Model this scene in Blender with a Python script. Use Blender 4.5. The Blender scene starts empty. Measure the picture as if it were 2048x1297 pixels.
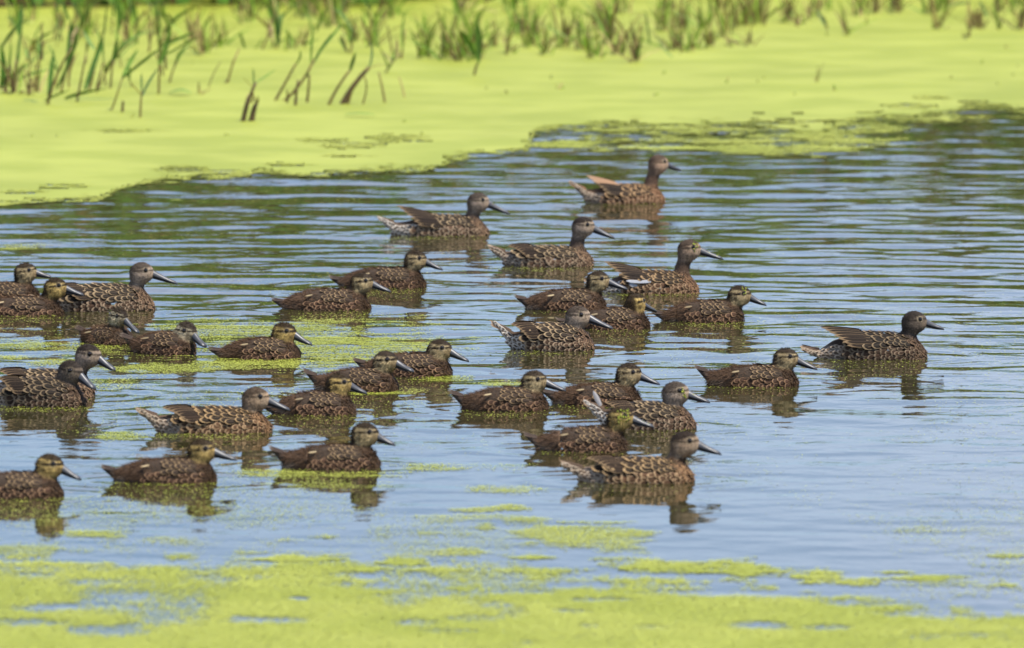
import bpy, math
import numpy as np
from mathutils import Matrix, Vector

rng = np.random.default_rng(7)
R = math.radians
SC = bpy.context.scene
COL = SC.collection

# ------------------------------------------------------------------ camera
W, H = 2048.0, 1297.0
FPX = 20000.0                     # focal length in photo pixels (long telephoto)
YH = -1100.0                      # horizon row, far above the frame
CAM_H = 2.22
PITCH = math.atan((H / 2 - YH) / FPX)
FWD = np.array([0, math.cos(PITCH), -math.sin(PITCH)])
UP = np.array([0, math.sin(PITCH), math.cos(PITCH)])
cd = bpy.data.cameras.new('camera'); cam = bpy.data.objects.new('camera', cd); COL.objects.link(cam)
cd.sensor_width = 36; cd.lens = FPX / W * 36; cd.clip_start = 0.5; cd.clip_end = 2000
cam.location = (0, 0, CAM_H); cam.rotation_euler = (math.pi / 2 - PITCH, 0, 0)
cd.dof.use_dof = True; cd.dof.focus_distance = 24.6; cd.dof.aperture_fstop = 8.4
SC.camera = cam

# ------------------------------------------------------------------ sky, sun, exposure
SUN_EL, SUN_AZ = 63.0, 118.0      # azimuth measured clockwise from +Y (away from camera): behind, to the right
wd = bpy.data.worlds.new('World'); SC.world = wd; wd.use_nodes = True
nt = wd.node_tree; nt.nodes.clear()
o_ = nt.nodes.new('ShaderNodeOutputWorld'); bg = nt.nodes.new('ShaderNodeBackground')
sky = nt.nodes.new('ShaderNodeTexSky'); sky.sky_type = 'NISHITA'; sky.sun_disc = False
sky.sun_elevation = R(SUN_EL); sky.sun_rotation = R(SUN_AZ); sky.air_density = 0.8; sky.dust_density = 0.0; sky.ozone_density = 6.0
tc = nt.nodes.new('ShaderNodeTexCoord'); mp = nt.nodes.new('ShaderNodeMapping'); mp.inputs['Scale'].default_value = (2.2, 2.2, 9.0)
cn = nt.nodes.new('ShaderNodeTexNoise'); cn.inputs['Scale'].default_value = 2.2; cn.inputs['Detail'].default_value = 6
cr = nt.nodes.new('ShaderNodeValToRGB'); cr.color_ramp.elements[0].position = 0.42; cr.color_ramp.elements[1].position = 0.72
mx = nt.nodes.new('ShaderNodeMixRGB'); mx.inputs['Color2'].default_value = (7.4, 7.9, 9.6, 1)
ml = nt.nodes.new('ShaderNodeMath'); ml.operation = 'MULTIPLY'; ml.inputs[1].default_value = 0.72
nt.links.new(tc.outputs['Generated'], mp.inputs['Vector']); nt.links.new(mp.outputs['Vector'], cn.inputs['Vector'])
nt.links.new(cn.outputs['Fac'], cr.inputs['Fac']); nt.links.new(cr.outputs['Color'], ml.inputs[0])
nt.links.new(ml.outputs[0], mx.inputs['Fac']); nt.links.new(sky.outputs['Color'], mx.inputs['Color1'])
nt.links.new(mx.outputs['Color'], bg.inputs['Color']); bg.inputs['Strength'].default_value = 0.122
nt.links.new(bg.outputs['Background'], o_.inputs['Surface'])

sd = bpy.data.lights.new('sun', 'SUN'); sd.energy = 5.0; sd.angle = R(0.53); sd.color = (1.0, 0.95, 0.87)
sun = bpy.data.objects.new('sun', sd); COL.objects.link(sun)
az, el = R(SUN_AZ), R(SUN_EL)
sdir = Vector((math.sin(az) * math.cos(el), math.cos(az) * math.cos(el), math.sin(el)))
sun.rotation_euler = sdir.to_track_quat('Z', 'Y').to_euler(); sun.location = (3, 5, 20)
SC.view_settings.view_transform = 'Standard'; SC.view_settings.look = 'None'
SC.view_settings.gamma = 1.0; SC.view_settings.use_curve_mapping = False; SC.view_settings.exposure = 0.45

# ------------------------------------------------------------------ photo pixel <-> water plane
def ground(px, py, z=0.0):
    px = np.asarray(px, float); py = np.asarray(py, float)
    a = (px - W / 2) / FPX; b = (H / 2 - py) / FPX
    dy = FWD[1] + UP[1] * b; dz = FWD[2] + UP[2] * b
    t = (z - CAM_H) / dz
    return a * t, dy * t
def depth_scale(Y):                # photo pixels per metre at ground distance Y
    return FPX / (Y * FWD[1] + CAM_H * -FWD[2])
def project(X, Y):
    zc = Y * FWD[1] + (-CAM_H) * FWD[2]; yc = Y * UP[1] + (-CAM_H) * UP[2]
    return W / 2 + FPX * X / zc, H / 2 - FPX * yc / zc

# ------------------------------------------------------------------ numpy noise
_perm = rng.random((256, 256))
def vnoise(x, y):
    xi = np.floor(x).astype(int); yi = np.floor(y).astype(int); fx = x - xi; fy = y - yi
    fx = fx * fx * (3 - 2 * fx); fy = fy * fy * (3 - 2 * fy)
    g = lambda i, j: _perm[i % 256, j % 256]
    return (g(xi, yi) * (1 - fx) + g(xi + 1, yi) * fx) * (1 - fy) + (g(xi, yi + 1) * (1 - fx) + g(xi + 1, yi + 1) * fx) * fy
def fbm(x, y, o=4):
    s = 0; a = 0.5; n = 0
    for k in range(o):
        s = s + a * vnoise(x * 2 ** k + 17.3 * k, y * 2 ** k + 5.1 * k); n += a; a *= 0.55
    return s / n
def sstep(a, b, x):
    t = np.clip((x - a) / (b - a), 0, 1); return t * t * (3 - 2 * t)

# ------------------------------------------------------------------ materials
def newmat(name):
    m = bpy.data.materials.new(name); m.use_nodes = True
    n = m.node_tree; p = n.nodes['Principled BSDF']
    return m, n, p
def noise_node(n, scale, detail=4, coord='Object'):
    t = n.nodes.new('ShaderNodeTexCoord'); k = n.nodes.new('ShaderNodeTexNoise')
    k.inputs['Scale'].default_value = scale; k.inputs['Detail'].default_value = detail
    n.links.new(t.outputs[coord], k.inputs['Vector']); return k
def math_(n, op, a, b=None):
    m = n.nodes.new('ShaderNodeMath'); m.operation = op
    for i, v in enumerate((a, b)):
        if v is None: continue
        if isinstance(v, (int, float)): m.inputs[i].default_value = v
        else: n.links.new(v, m.inputs[i])
    return m.outputs[0]
def maprange(n, v, a, b, c=0.0, d=1.0):
    m = n.nodes.new('ShaderNodeMapRange'); m.interpolation_type = 'SMOOTHSTEP'
    n.links.new(v, m.inputs['Value'])
    for k, x in zip(('From Min', 'From Max', 'To Min', 'To Max'), (a, b, c, d)): m.inputs[k].default_value = x
    return m.outputs['Result']
def mixc(n, f, a, b):
    m = n.nodes.new('ShaderNodeMixRGB')
    if isinstance(f, (int, float)): m.inputs[0].default_value = f
    else: n.links.new(f, m.inputs[0])
    for i, v in ((1, a), (2, b)):
        if isinstance(v, tuple): m.inputs[i].default_value = v if len(v) == 4 else (*v, 1)
        else: n.links.new(v, m.inputs[i])
    return m.outputs[0]
def attr(n, name, typ='GEOMETRY'):
    a = n.nodes.new('ShaderNodeAttribute'); a.attribute_name = name; a.attribute_type = typ; return a

def m_pigment(name, rough=0.85, nscale=260, namp=0.35, spec=0.25, transl=0.0):
    m, n, p = newmat(name); a = attr(n, 'pig')
    k = noise_node(n, nscale, 3)
    f = maprange(n, k.outputs['Fac'], 0.3, 0.7, 1 - namp, 1 + namp)
    v = n.nodes.new('ShaderNodeVectorMath'); v.operation = 'SCALE'
    n.links.new(a.outputs['Color'], v.inputs[0]); n.links.new(f, v.inputs['Scale'])
    n.links.new(v.outputs[0], p.inputs['Base Color']); p.inputs['Roughness'].default_value = rough
    p.inputs['Specular IOR Level'].default_value = spec
    return m
def m_feather(name, use_object):
    m, n, p = newmat(name)
    uv = n.nodes.new('ShaderNodeUVMap'); uv.uv_map = 'UVMap'
    s = n.nodes.new('ShaderNodeSeparateXYZ'); n.links.new(uv.outputs['UV'], s.inputs[0])
    u = math_(n, 'ABSOLUTE', math_(n, 'SUBTRACT', math_(n, 'MULTIPLY', s.outputs['X'], 2.0), 1.0))
    v = s.outputs['Y']
    k = noise_node(n, 500, 2)
    wob = math_(n, 'MULTIPLY', math_(n, 'SUBTRACT', k.outputs['Fac'], 0.5), 0.45)
    # outline distance: side edge and rounded tip
    vv = maprange(n, v, 0.35, 1.0, 0.0, 1.0)
    d = math_(n, 'POWER', math_(n, 'ADD', math_(n, 'POWER', u, 2.6), math_(n, 'POWER', vv, 2.6)), 0.38)
    ew = attr(n, 'edge', 'OBJECT').outputs['Fac'] if use_object else attr(n, 'edgew').outputs['Fac']
    e = math_(n, 'ADD', math_(n, 'ADD', d, wob), ew)
    edge = maprange(n, e, 0.80, 0.94)
    shaft = maprange(n, u, 0.0, 0.09, 0.3, 0.0)
    if use_object:
        oi = n.nodes.new('ShaderNodeObjectInfo'); cen = oi.outputs['Color']
        ec = attr(n, 'edge_colour', 'OBJECT').outputs['Color']
    else:
        cen = attr(n, 'pig').outputs['Color']; ec = attr(n, 'pig2').outputs['Color']
    bands = maprange(n, k.outputs['Fac'], 0.4, 0.75, 0.0, 0.10)
    c0 = mixc(n, bands, cen, ec); c1 = mixc(n, shaft, c0, ec); c2 = mixc(n, edge, c1, ec)
    n.links.new(c2, p.inputs['Base Color']); p.inputs['Roughness'].default_value = 0.7
    p.inputs['Specular IOR Level'].default_value = 0.15
    return m
def m_plain(name, col, rough, spec=0.5, nscale=200, namp=0.2, bump=0.0):
    m, n, p = newmat(name); k = noise_node(n, nscale, 3)
    c = mixc(n, maprange(n, k.outputs['Fac'], 0.3, 0.7), tuple(x * (1 - namp) for x in col), tuple(x * (1 + namp) for x in col))
    n.links.new(c, p.inputs['Base Color']); p.inputs['Roughness'].default_value = rough; p.inputs['Specular IOR Level'].default_value = spec
    return m
def m_bill():
    m, n, p = newmat('bill_horn'); a = attr(n, 'pig'); k = noise_node(n, 160, 4)
    c = mixc(n, maprange(n, k.outputs['Fac'], 0.45, 0.75, 0, 0.55), a.outputs['Color'], (0.025, 0.025, 0.03))
    n.links.new(c, p.inputs['Base Color']); p.inputs['Roughness'].default_value = 0.40
    return m
def m_weed(name, a, b, c, bump=0.15):
    m, n, p = newmat(name)
    k1 = noise_node(n, 2.6, 6); k2 = noise_node(n, 90, 3); at = attr(n, 'tone')
    c1 = mixc(n, maprange(n, k1.outputs['Fac'], 0.38, 0.62), a, b)
    c2 = mixc(n, maprange(n, k2.outputs['Fac'], 0.5, 0.8, 0, 0.45), c1, c)
    hs = n.nodes.new('ShaderNodeHueSaturation'); n.links.new(c2, hs.inputs['Color'])
    n.links.new(math_(n, 'ADD', 0.91, math_(n, 'MULTIPLY', at.outputs['Fac'], 0.18)), hs.inputs['Value'])
    n.links.new(hs.outputs['Color'], p.inputs['Base Color']); p.inputs['Roughness'].default_value = 0.55
    p.inputs['Specular IOR Level'].default_value = 0.35
    bp = n.nodes.new('ShaderNodeBump'); bp.inputs['Strength'].default_value = bump; bp.inputs['Distance'].default_value = 0.003
    n.links.new(k2.outputs['Fac'], bp.inputs['Height']); n.links.new(bp.outputs['Normal'], p.inputs['Normal'])
    return m
def m_water():
    m, n, p = newmat('pond_water')
    p.inputs['Base Color'].default_value = (0.036, 0.032, 0.012, 1); p.inputs['Roughness'].default_value = 0.02
    p.inputs['IOR'].default_value = 1.333; p.inputs['Specular IOR Level'].default_value = 0.5
    k = noise_node(n, 9, 3)
    bp = n.nodes.new('ShaderNodeBump'); bp.inputs['Strength'].default_value = 0.12; bp.inputs['Distance'].default_value = 0.01
    n.links.new(k.outputs['Fac'], bp.inputs['Height']); n.links.new(bp.outputs['Normal'], p.inputs['Normal'])
    return m
M = dict(body=m_pigment('plumage'), down=m_pigment('down', 0.95, 30, 0.1, 0.1), feather=m_feather('feather_vane', True),
         small=m_feather('small_feathers', False), bill=m_bill(),
         eye=m_plain('eye_glass', (0.012, 0.008, 0.006), 0.06, 0.6), wing=m_plain('wing_under_plumage', (0.055, 0.038, 0.026), 0.85, 0.2),
         weed=m_weed('duckweed', (0.262, 0.297, 0.030), (0.325, 0.354, 0.050), (0.24, 0.285, 0.03)),
         frond=m_weed('duckweed_frond', (0.335, 0.372, 0.040), (0.39, 0.42, 0.058), (0.30, 0.35, 0.038), 0.0),
         water=m_water(), plant=m_pigment('marsh_plant', 0.6, 40, 0.2, 0.4), soil=m_plain('bank_soil', (0.055, 0.045, 0.022), 0.95, 0.1, 2, 0.5))

# ------------------------------------------------------------------ mesh helpers
def mesh(name, V, F, mat, smooth=True, pig=None, attrs=None, uv=None):
    me = bpy.data.meshes.new(name); V = np.asarray(V, np.float32).reshape(-1, 3)
    if isinstance(F, np.ndarray):
        nf, k = F.shape
        me.vertices.add(len(V)); me.vertices.foreach_set('co', V.ravel())
        me.loops.add(nf * k); me.loops.foreach_set('vertex_index', F.astype(np.int32).ravel())
        me.polygons.add(nf); me.polygons.foreach_set('loop_start', np.arange(0, nf * k, k, dtype=np.int32))
        me.polygons.foreach_set('loop_total', np.full(nf, k, np.int32)); me.update(calc_edges=True)
    else:
        me.from_pydata([tuple(v) for v in V.tolist()], [], F); me.update()
    if smooth: me.polygons.foreach_set('use_smooth', np.ones(len(me.polygons), bool))
    def put(nm, arr):
        arr = np.asarray(arr, np.float32)
        if arr.ndim == 2:
            a = me.attributes.new(nm, 'FLOAT_COLOR', 'POINT'); c = np.ones((len(V), 4), np.float32); c[:, :3] = arr
            a.data.foreach_set('color', c.ravel())
        else:
            a = me.attributes.new(nm, 'FLOAT', 'POINT'); a.data.foreach_set('value', arr.ravel())
    if pig is not None: put('pig', pig)
    for k_, v_ in (attrs or {}).items(): put(k_, v_)
    if uv is not None:
        l = me.uv_layers.new(name='UVMap'); vi = np.zeros(len(me.loops), np.int32); me.loops.foreach_get('vertex_index', vi)
        l.data.foreach_set('uv', np.asarray(uv, np.float32)[vi].ravel())
    me.materials.append(mat); me.validate(); return me
def obj(name, me, parent=None):
    o = bpy.data.objects.new(name, me); COL.objects.link(o)
    if parent is not None: o.parent = parent
    return o
def tag(o, label, cat, group=None):
    o['label'] = label; o['category'] = cat
    if group: o['group'] = group
    return o
def grid_faces(nu, nv):
    i = np.arange((nu - 1) * (nv - 1)); a = i // (nv - 1) * nv + i % (nv - 1)
    return np.stack([a, a + nv, a + nv + 1, a + 1], 1)

# ------------------------------------------------------------------ duckweed cover (0..1) over the water plane
FARX = [-4000, 0, 60, 190, 250, 310, 380, 470, 520, 600, 690, 760, 870, 890, 960, 1040, 1060, 1010, 975]
FARY = [470, 410, 408, 399, 378, 364, 364, 360, 348, 350, 345, 341, 335, 322, 312, 300, 290, 274, 262]
def far_edge(px):
    a = np.interp(px, [-6000, 0, 60, 190, 250, 310, 380, 470, 520, 600, 690, 760, 870, 890, 960, 1030, 1060, 1070, 1250, 1500, 1700, 1790, 1870, 1960, 2048, 6000],
                  [640, 410, 408, 399, 380, 366, 362, 358, 350, 351, 347, 341, 336, 322, 312, 303, 290, 264, 265, 264, 258, 247, 236, 230, 222, 60])
    return a
def near_edge(px):
    return np.interp(px, [-4000, 0, 120, 180, 300, 520, 640, 740, 800, 930, 1030, 1200, 1400, 1560, 1700, 1850, 2048, 5000],
                     [1130, 1120, 1112, 1120, 1122, 1138, 1130, 1142, 1160, 1168, 1158, 1158, 1175, 1192, 1204, 1220, 1248, 1500])
PATCH = [  # cx, cy, rx, ry, cover
    (610, 690, 215, 36, .95), (510, 664, 90, 14, .6), (520, 726, 110, 9, .95), (760, 700, 70, 14, .7), (400, 668, 90, 16, .55), (300, 690, 60, 12, .5), (560, 712, 120, 12, .9),
    (40, 690, 70, 10, .85), (30, 716, 60, 7, .8), (120, 722, 70, 7, .7), (60, 660, 70, 5, .4), (200, 700, 120, 20, .35), (350, 738, 90, 8, .55), (240, 770, 60, 12, .25),
    (340, 735, 130, 5, .8), (470, 735, 70, 5, .8), (1010, 769, 42, 5, .85), (900, 757, 70, 6, .7), (760, 786, 60, 6, .75), (620, 786, 110, 6, .35), (545, 782, 60, 4, .4),
    (245, 874, 40, 9, .7), (300, 872, 50, 5, .5), (560, 949, 80, 6, .6), (700, 951, 70, 6, .55), (620, 970, 100, 14, .3), (860, 937, 50, 6, .6), (990, 934, 90, 6, .4),
    (960, 978, 55, 6, .7), (1010, 980, 60, 7, .6), (1020, 1015, 40, 5, .85), (960, 1021, 40, 5, .8), (900, 1040, 130, 10, .35), (870, 1068, 90, 8, .6), (970, 1052, 22, 12, .75),
    (1150, 1072, 115, 19, .95), (1240, 1085, 40, 14, .7), (1060, 1040, 60, 4, .7), (930, 1105, 60, 8, .85), (820, 1125, 50, 6, .8), (880, 1140, 60, 6, .8), (1060, 1117, 40, 4, .8), (1060, 1142, 60, 7, .7),
    (205, 1069, 55, 6, .95), (320, 1078, 30, 3, .4), (360, 1085, 90, 8, .3), (560, 1082, 60, 5, .5), (650, 1072, 40, 5, .7), (500, 1106, 30, 3, .6), (540, 1119, 120, 5, .95), (350, 1115, 60, 10, .6), (60, 1100, 90, 12, .55),
    (1340, 1132, 130, 14, .95), (1500, 1142, 110, 13, .95), (1640, 1152, 70, 14, .95), (1720, 1165, 70, 8, .9), (1850, 1158, 60, 6, .85), (1780, 1145, 40, 4, .7), (2010, 1171, 50, 6, .7), (1900, 1165, 120, 8, .3),
    (1830, 1060, 40, 8, .25), (1960, 1060, 90, 25, .15), (2010, 1111, 35, 4, .45), (1540, 1176, 30, 6, .6), (1620, 1184, 60, 6, .3),
    (430, 560, 40, 4, .25), (260, 525, 25, 3, .3), (40, 493, 45, 5, .6), (350, 402, 30, 3, .6), (700, 400, 60, 4, .15),
    (1130, 290, 70, 7, .8), (1320, 297, 150, 7, .7), (1500, 300, 110, 10, .85), (1640, 300, 90, 10, .7), (1460, 285, 140, 7, .75), (1600, 272, 130, 8, .8), (1700, 285, 90, 12, .55), (1750, 258, 60, 8, .8), (1320, 280, 160, 6, .4), (1650, 315, 40, 4, .5),
    (1560, 690, 30, 3, .15), (1740, 755, 130, 5, .2), (1470, 655, 60, 5, .2), (1300, 590, 110, 4, .35), (1060, 540, 110, 4, .3), (850, 478, 120, 4, .3), (1250, 412, 100, 4, .2), (650, 632, 130, 6, .35), (60, 640, 80, 7, .5), (780, 585, 80, 5, .3), (1090, 708, 90, 5, .3), (1010, 832, 90, 5, .3), (700, 838, 70, 5, .25), (90, 818, 110, 7, .5), (410, 874, 140, 5, .4), (320, 970, 110, 6, .5), (1160, 908, 90, 4, .2), (1480, 776, 90, 4, .35), (1420, 648, 90, 6, .35), (640, 826, 70, 3, .3)]
HOLES = [(250, 1195, 110, 22, .62), (130, 1215, 120, 12, .7), (60, 1245, 90, 9, .6), (330, 1235, 70, 20, .55), (390, 1205, 40, 30, .5), (220, 1262, 90, 9, .6), (60, 1150, 70, 10, .5), (190, 1165, 90, 9, .6), (400, 1130, 60, 6, .5),
         (990, 1212, 40, 8, .8), (1020, 1226, 30, 9, .6), (950, 1237, 60, 7, .8), (830, 1246, 40, 7, .8), (900, 1262, 50, 4, .7), (800, 1168, 30, 6, .7), (920, 1190, 60, 4, .5), (1060, 1183, 45, 5, .6), (1140, 1222, 40, 4, .6), (1180, 1252, 20, 4, .5), (1300, 1254, 40, 4, .4), (1060, 1286, 30, 6, .5), (1200, 1200, 60, 4, .5),
         (1520, 1252, 55, 7, .7), (1650, 1256, 50, 6, .6), (1690, 1207, 40, 6, .6), (600, 1197, 20, 4, .7), (540, 1240, 60, 6, .6), (480, 1237, 30, 7, .6), (440, 1160, 40, 5, .4),
         (790, 279, 60, 7, .9), (700, 292, 60, 6, .7), (640, 282, 60, 5, .5), (370, 340, 55, 5, .9), (450, 345, 40, 4, .8), (960, 314, 50, 5, .9), (560, 330, 60, 3, .4), (700, 313, 60, 3, .4), (130, 374, 50, 3, .4), (240, 262, 60, 3, .3), (1860, 196, 40, 4, .3), (1820, 214, 40, 4, .4), (1350, 176, 30, 3, .2), (40, 385, 40, 3, .3)]
def cover(X, Y):
    px, py = project(X, Y)
    n1 = fbm(X * 5 + 40, Y * 2.2 + 9, 4) - 0.5; n2 = fbm(X * 22 + 3, Y * 9 + 70, 4) - 0.5; n3 = fbm(X * 1.7 + 11, Y * 0.9 + 31, 3) - 0.5
    nn = n1 * 0.9 + n2 * 0.7; n4 = fbm(X * 7 + 13, Y * 30 + 4, 3) - 0.5; n5 = fbm(X * 2.2 + 21, Y * 5 + 14, 3) - 0.5
    far = sstep(-0.3, 0.5, (far_edge(px) - py) / (14 + 14 * sstep(1000, 1150, px)) + nn * 2.0 + n4 * (0.9 + sstep(1000, 1150, px)))
    near = sstep(-0.6, 1.3, (py - near_edge(px)) / 30 + nn * 2.6 + n5 * 2.6) * np.clip(0.97 + n1 * 0.7, 0, 1)
    c = np.maximum(far, near)
    shp = c.shape; c = c.ravel().copy(); fx_, fy_, fn_, f4_ = px.ravel(), py.ravel(), nn.ravel(), n4.ravel()
    def near_to(cx, cy, rx, ry):
        m = np.nonzero((np.abs(fy_ - cy) < ry * 3.4) & (np.abs(fx_ - cx) < rx * 3.4))[0]
        return m, np.sqrt(((fx_[m] - cx) / rx) ** 2 + ((fy_[m] - cy) / ry) ** 2)
    for cx, cy, rx, ry, v in PATCH:
        m, r = near_to(cx, cy, rx, ry)
        if ry <= 7 and v <= .5 and 400 < cy < 1000: v = v * .22
        c[m] = np.maximum(c[m], v * sstep(1.3, 0.3, r - fn_[m] * 2.0 - f4_[m] * 1.6))
    for cx, cy, rx, ry, v in HOLES:
        m, r = near_to(cx, cy, rx, ry)
        c[m] *= 1 - (v * .7 if cy < 400 else min(.95, v * 1.35)) * (sstep(1.15, 0.4, r - fn_[m] * 1.5 - f4_[m]) if cy < 400 else sstep(1.7, 0.2, r - fn_[m] * 1.5))
    c = c.reshape(shp)
    haze_ = np.interp(py, [250, 420, 600, 700, 900, 1000, 1090, 1130], [.03, .007, .012, .03, .02, .035, .16, .30]) * np.interp(px, [0, 1100, 1500, 2048], [1, 1, .45, .35])
    c = np.maximum(c, haze_ * sstep(-0.12, 0.3, n3 * 1.3 + n2 * 0.5) * 1.6)
    return np.clip(c, 0, 1)

# ------------------------------------------------------------------ pond surface
wav = []
for i in range(110):
    lam = math.exp(rng.uniform(math.log(0.085), math.log(0.6))); th = rng.normal(0.06, 0.42)
    wav.append((2 * math.pi / lam, th, rng.uniform(0, 6.283), rng.uniform(0.5, 1.2) * (0.75 if lam > .5 else 1)))
DUCK_SPOTS = []      # filled below, used for the wakes
def height(X, Y, cov=None):
    if cov is None: cov = cover(X, Y)
    S = np.interp(Y, [18.3, 20, 21.5, 23.5, 26, 30], [.003, .0046, .0076, .0135, .0235, .030])
    S = S * (0.65 + 0.7 * fbm(X * 0.9 + 5, Y * 0.45 + 2, 2)) * (1 - 0.88 * sstep(.7, 1.0, cov))
    z = 0; n = math.sqrt(len(wav) / 2)
    for k, th, ph, a in wav:
        z = z + a / k * np.sin(k * (X * math.sin(th) + Y * math.cos(th)) + ph)
    z = z * S / n
    for x, y, L in DUCK_SPOTS:
        dx = (X - x) / (L * 0.55); dy = (Y - y) / (L * 0.33); r = np.sqrt(dx * dx + dy * dy)
        m = r < 3.2
        if m.any():
            rr = np.sqrt((X - x) ** 2 * .45 + (Y - y) ** 2)[m] if np.ndim(X) else np.sqrt((X - x) ** 2 * .45 + (Y - y) ** 2)
            z[m] += 0.0007 * np.sin(rr * 2 * math.pi / 0.075 + x * 9) * sstep(0.7, 1.1, r[m]) * sstep(3.2, 1.2, r[m]) * (1 - .8 * cov[m])
    return z

# ------------------------------------------------------------------ ducks: measured in the photograph (full-size pixels)
# kind, tail tip, breast x, waterline, head top, bill tip, body yaw, head yaw, options
A, J = 'adult', 'young'
DUCKS = [
 (A, (1138, 360), 1330, 409, (1320, 311), (1362, 345), 6, 30, dict(raise_=.8, tint=(1.3, 1.12, .98), orange=1, hb=.05), 'warm brown duck with raised orange wing tips, swimming closest to the reeds'),
 (A, (754, 432), 978, 474, (960, 386), (1020, 430), 0, 8, dict(raise_=.75, white=1), 'brown duck with black upturned wing tips and pale cocked tail'),
 (A, (975, 490), 1188, 534, (1170, 434), (1230, 478), -4, 4, dict(cap=1), 'grey headed duck with sharp dark cap beside the duck with white wing patch'),
 (A, (1168, 562), 1397, 588, (1382, 480), (1447, 520), 0, 4, dict(raise_=.7, white=1, patch=1, hb=.055, tint=(1.1, 1, .9)), 'long necked duck with white wing patch and duckweed stuck on its bill'),
 (A, (60, 590), 308, 624, (287, 526), (358, 570), 4, 4, dict(hb=.062), 'large sleek brown duck with bold scalloped back behind two young ducks'),
 (A, (983, 640), 1187, 702, (1160, 612), (1226, 657), -8, -6, dict(white=1, hb=.06), 'scalloped brown duck with steep white edged tail, ahead of the young duck looking away'),
 (A, (1600, 694), 1853, 720, (1832, 623), (1888, 661), 0, 14, dict(raise_=.35, dark=1, hb=.057), 'dark headed duck swimming alone at the head of the flock'),
 (A, (-50, 765), 190, 796, (182, 688), (233, 740), -6, -18, dict(hb=.058, cap=1), 'scaly brown duck half hidden behind another duck, its bill reaching past that duck'),
 (A, (-45, 790), 172, 814, (147, 720), (192, 775), -12, -30, dict(hb=.058, dark=1), 'dusky duck with dark cap swimming close in front of its scaly brown neighbour'),
 (A, (272, 815), 545, 868, (516, 775), (580, 822), 0, 2, dict(hb=.052, tint=(1.12, 1.02, .86)), 'long bodied buff brown duck whose bill overlaps the young duck ahead'),
 (A, (1166, 800), 1390, 860, (1355, 763), (1420, 805), -8, 0, dict(white=1, spike=1), 'brown duck with one white feather standing up from its tail'),
 (A, (1120, 922), 1390, 968, (1374, 863), (1443, 910), 0, 2, dict(hb=.05, cap=1, tint=(1.22, 1.12, .96)), 'pale buff duck with dark cap and complete mirror reflection on open water'),
 (J, (-90, 575), 82, 606, (55, 527), (97, 556), 0, 4, dict(), 'young duck with yellow streaked face, farther from the weed than the young duck overlapping it'),
 (J, (-75, 605), 125, 634, (115, 557), (168, 592), 0, 2, dict(yellow=1), 'yellow faced young duck overlapping the tail of the large scalloped duck'),
 (J, (152, 655), 262, 690, (243, 616), (282, 662), -38, -38, dict(small=1, pale=1), 'small fluffy pale duckling turned partly aside, bill pointing down over the duckweed'),
 (J, (240, 668), 392, 709, (378, 643), (413, 690), -18, -42, dict(pale=1), 'dark brown young duck with white cheeks, just ahead of the small pale duckling'),
 (J, (415, 695), 603, 720, (573, 646), (625, 690), 0, -12, dict(yellow=1), 'young duck with bright eye stripe sitting in the thickest floating duckweed'),
 (J, (657, 552), 852, 578, (835, 502), (886, 541), 0, 2, dict(), 'young duck following the ducks with upturned wings, overlapped by another young duck'),
 (J, (541, 596), 740, 622, (728, 547), (782, 585), 0, 2, dict(), 'young duck with silvery bill crossing the flank of the young duck behind it'),
 (J, (704, 716), 905, 754, (884, 679), (938, 722), -6, -12, dict(cap=1), 'young duck with spotted face, its body crossed by the head of a neighbour'),
 (J, (605, 738), 798, 785, (776, 702), (828, 742), -8, -16, dict(cap=1), 'young duck with spiky raised tail between two other overlapping young ducks'),
 (J, (520, 808), 712, 832, (682, 748), (732, 790), 4, 10, dict(yellow=1), 'young duck overlapped by the bill of the long bodied buff duck'),
 (J, (1028, 590), 1214, 622, (1200, 543), (1255, 580), 0, 2, dict(), 'grey faced young duck just behind the young duck that looks away'),
 (J, (1110, 636), 1300, 660, (1275, 588), (1312, 630), 6, 52, dict(yellow=1), 'young duck with golden cheek turning its head away, dark nape showing'),
 (J, (1302, 622), 1490, 645, (1483, 572), (1533, 612), 0, 2, dict(), 'young duck with weed flecked forehead in front of the duck with white wing patch'),
 (J, (897, 780), 1098, 824, (1073, 742), (1132, 782), -2, -4, dict(), 'fluffy young duck whose bill overlaps the tail of the young duck ahead'),
 (J, (1080, 778), 1284, 812, (1262, 728), (1320, 770), 0, 0, dict(), 'young duck with neat eye stripe just behind the duck with the upright white tail feather'),
 (J, (1388, 730), 1598, 775, (1576, 697), (1635, 740), 0, 0, dict(), 'young duck swimming alone behind the lone dark headed duck'),
 (J, (1045, 865), 1256, 905, (1245, 815), (1308, 855), 0, 0, dict(yellow=1), 'young duck with green weed draped over its face and bill'),
 (J, (537, 892), 762, 940, (735, 846), (791, 892), 0, 0, dict(), 'young duck with cream wing streak and a strip of duckweed floating in front of it'),
 (J, (200, 930), 434, 968, (408, 880), (474, 921), 0, 0, dict(yellow=1), 'olive faced young duck with duckweed flecks all along its waterline'),
 (J, (-110, 960), 126, 998, (105, 909), (163, 960), 0, -6, dict(yellow=1), 'young duck with pale eyebrow swimming last of the row beside the near duckweed'),
]

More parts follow.
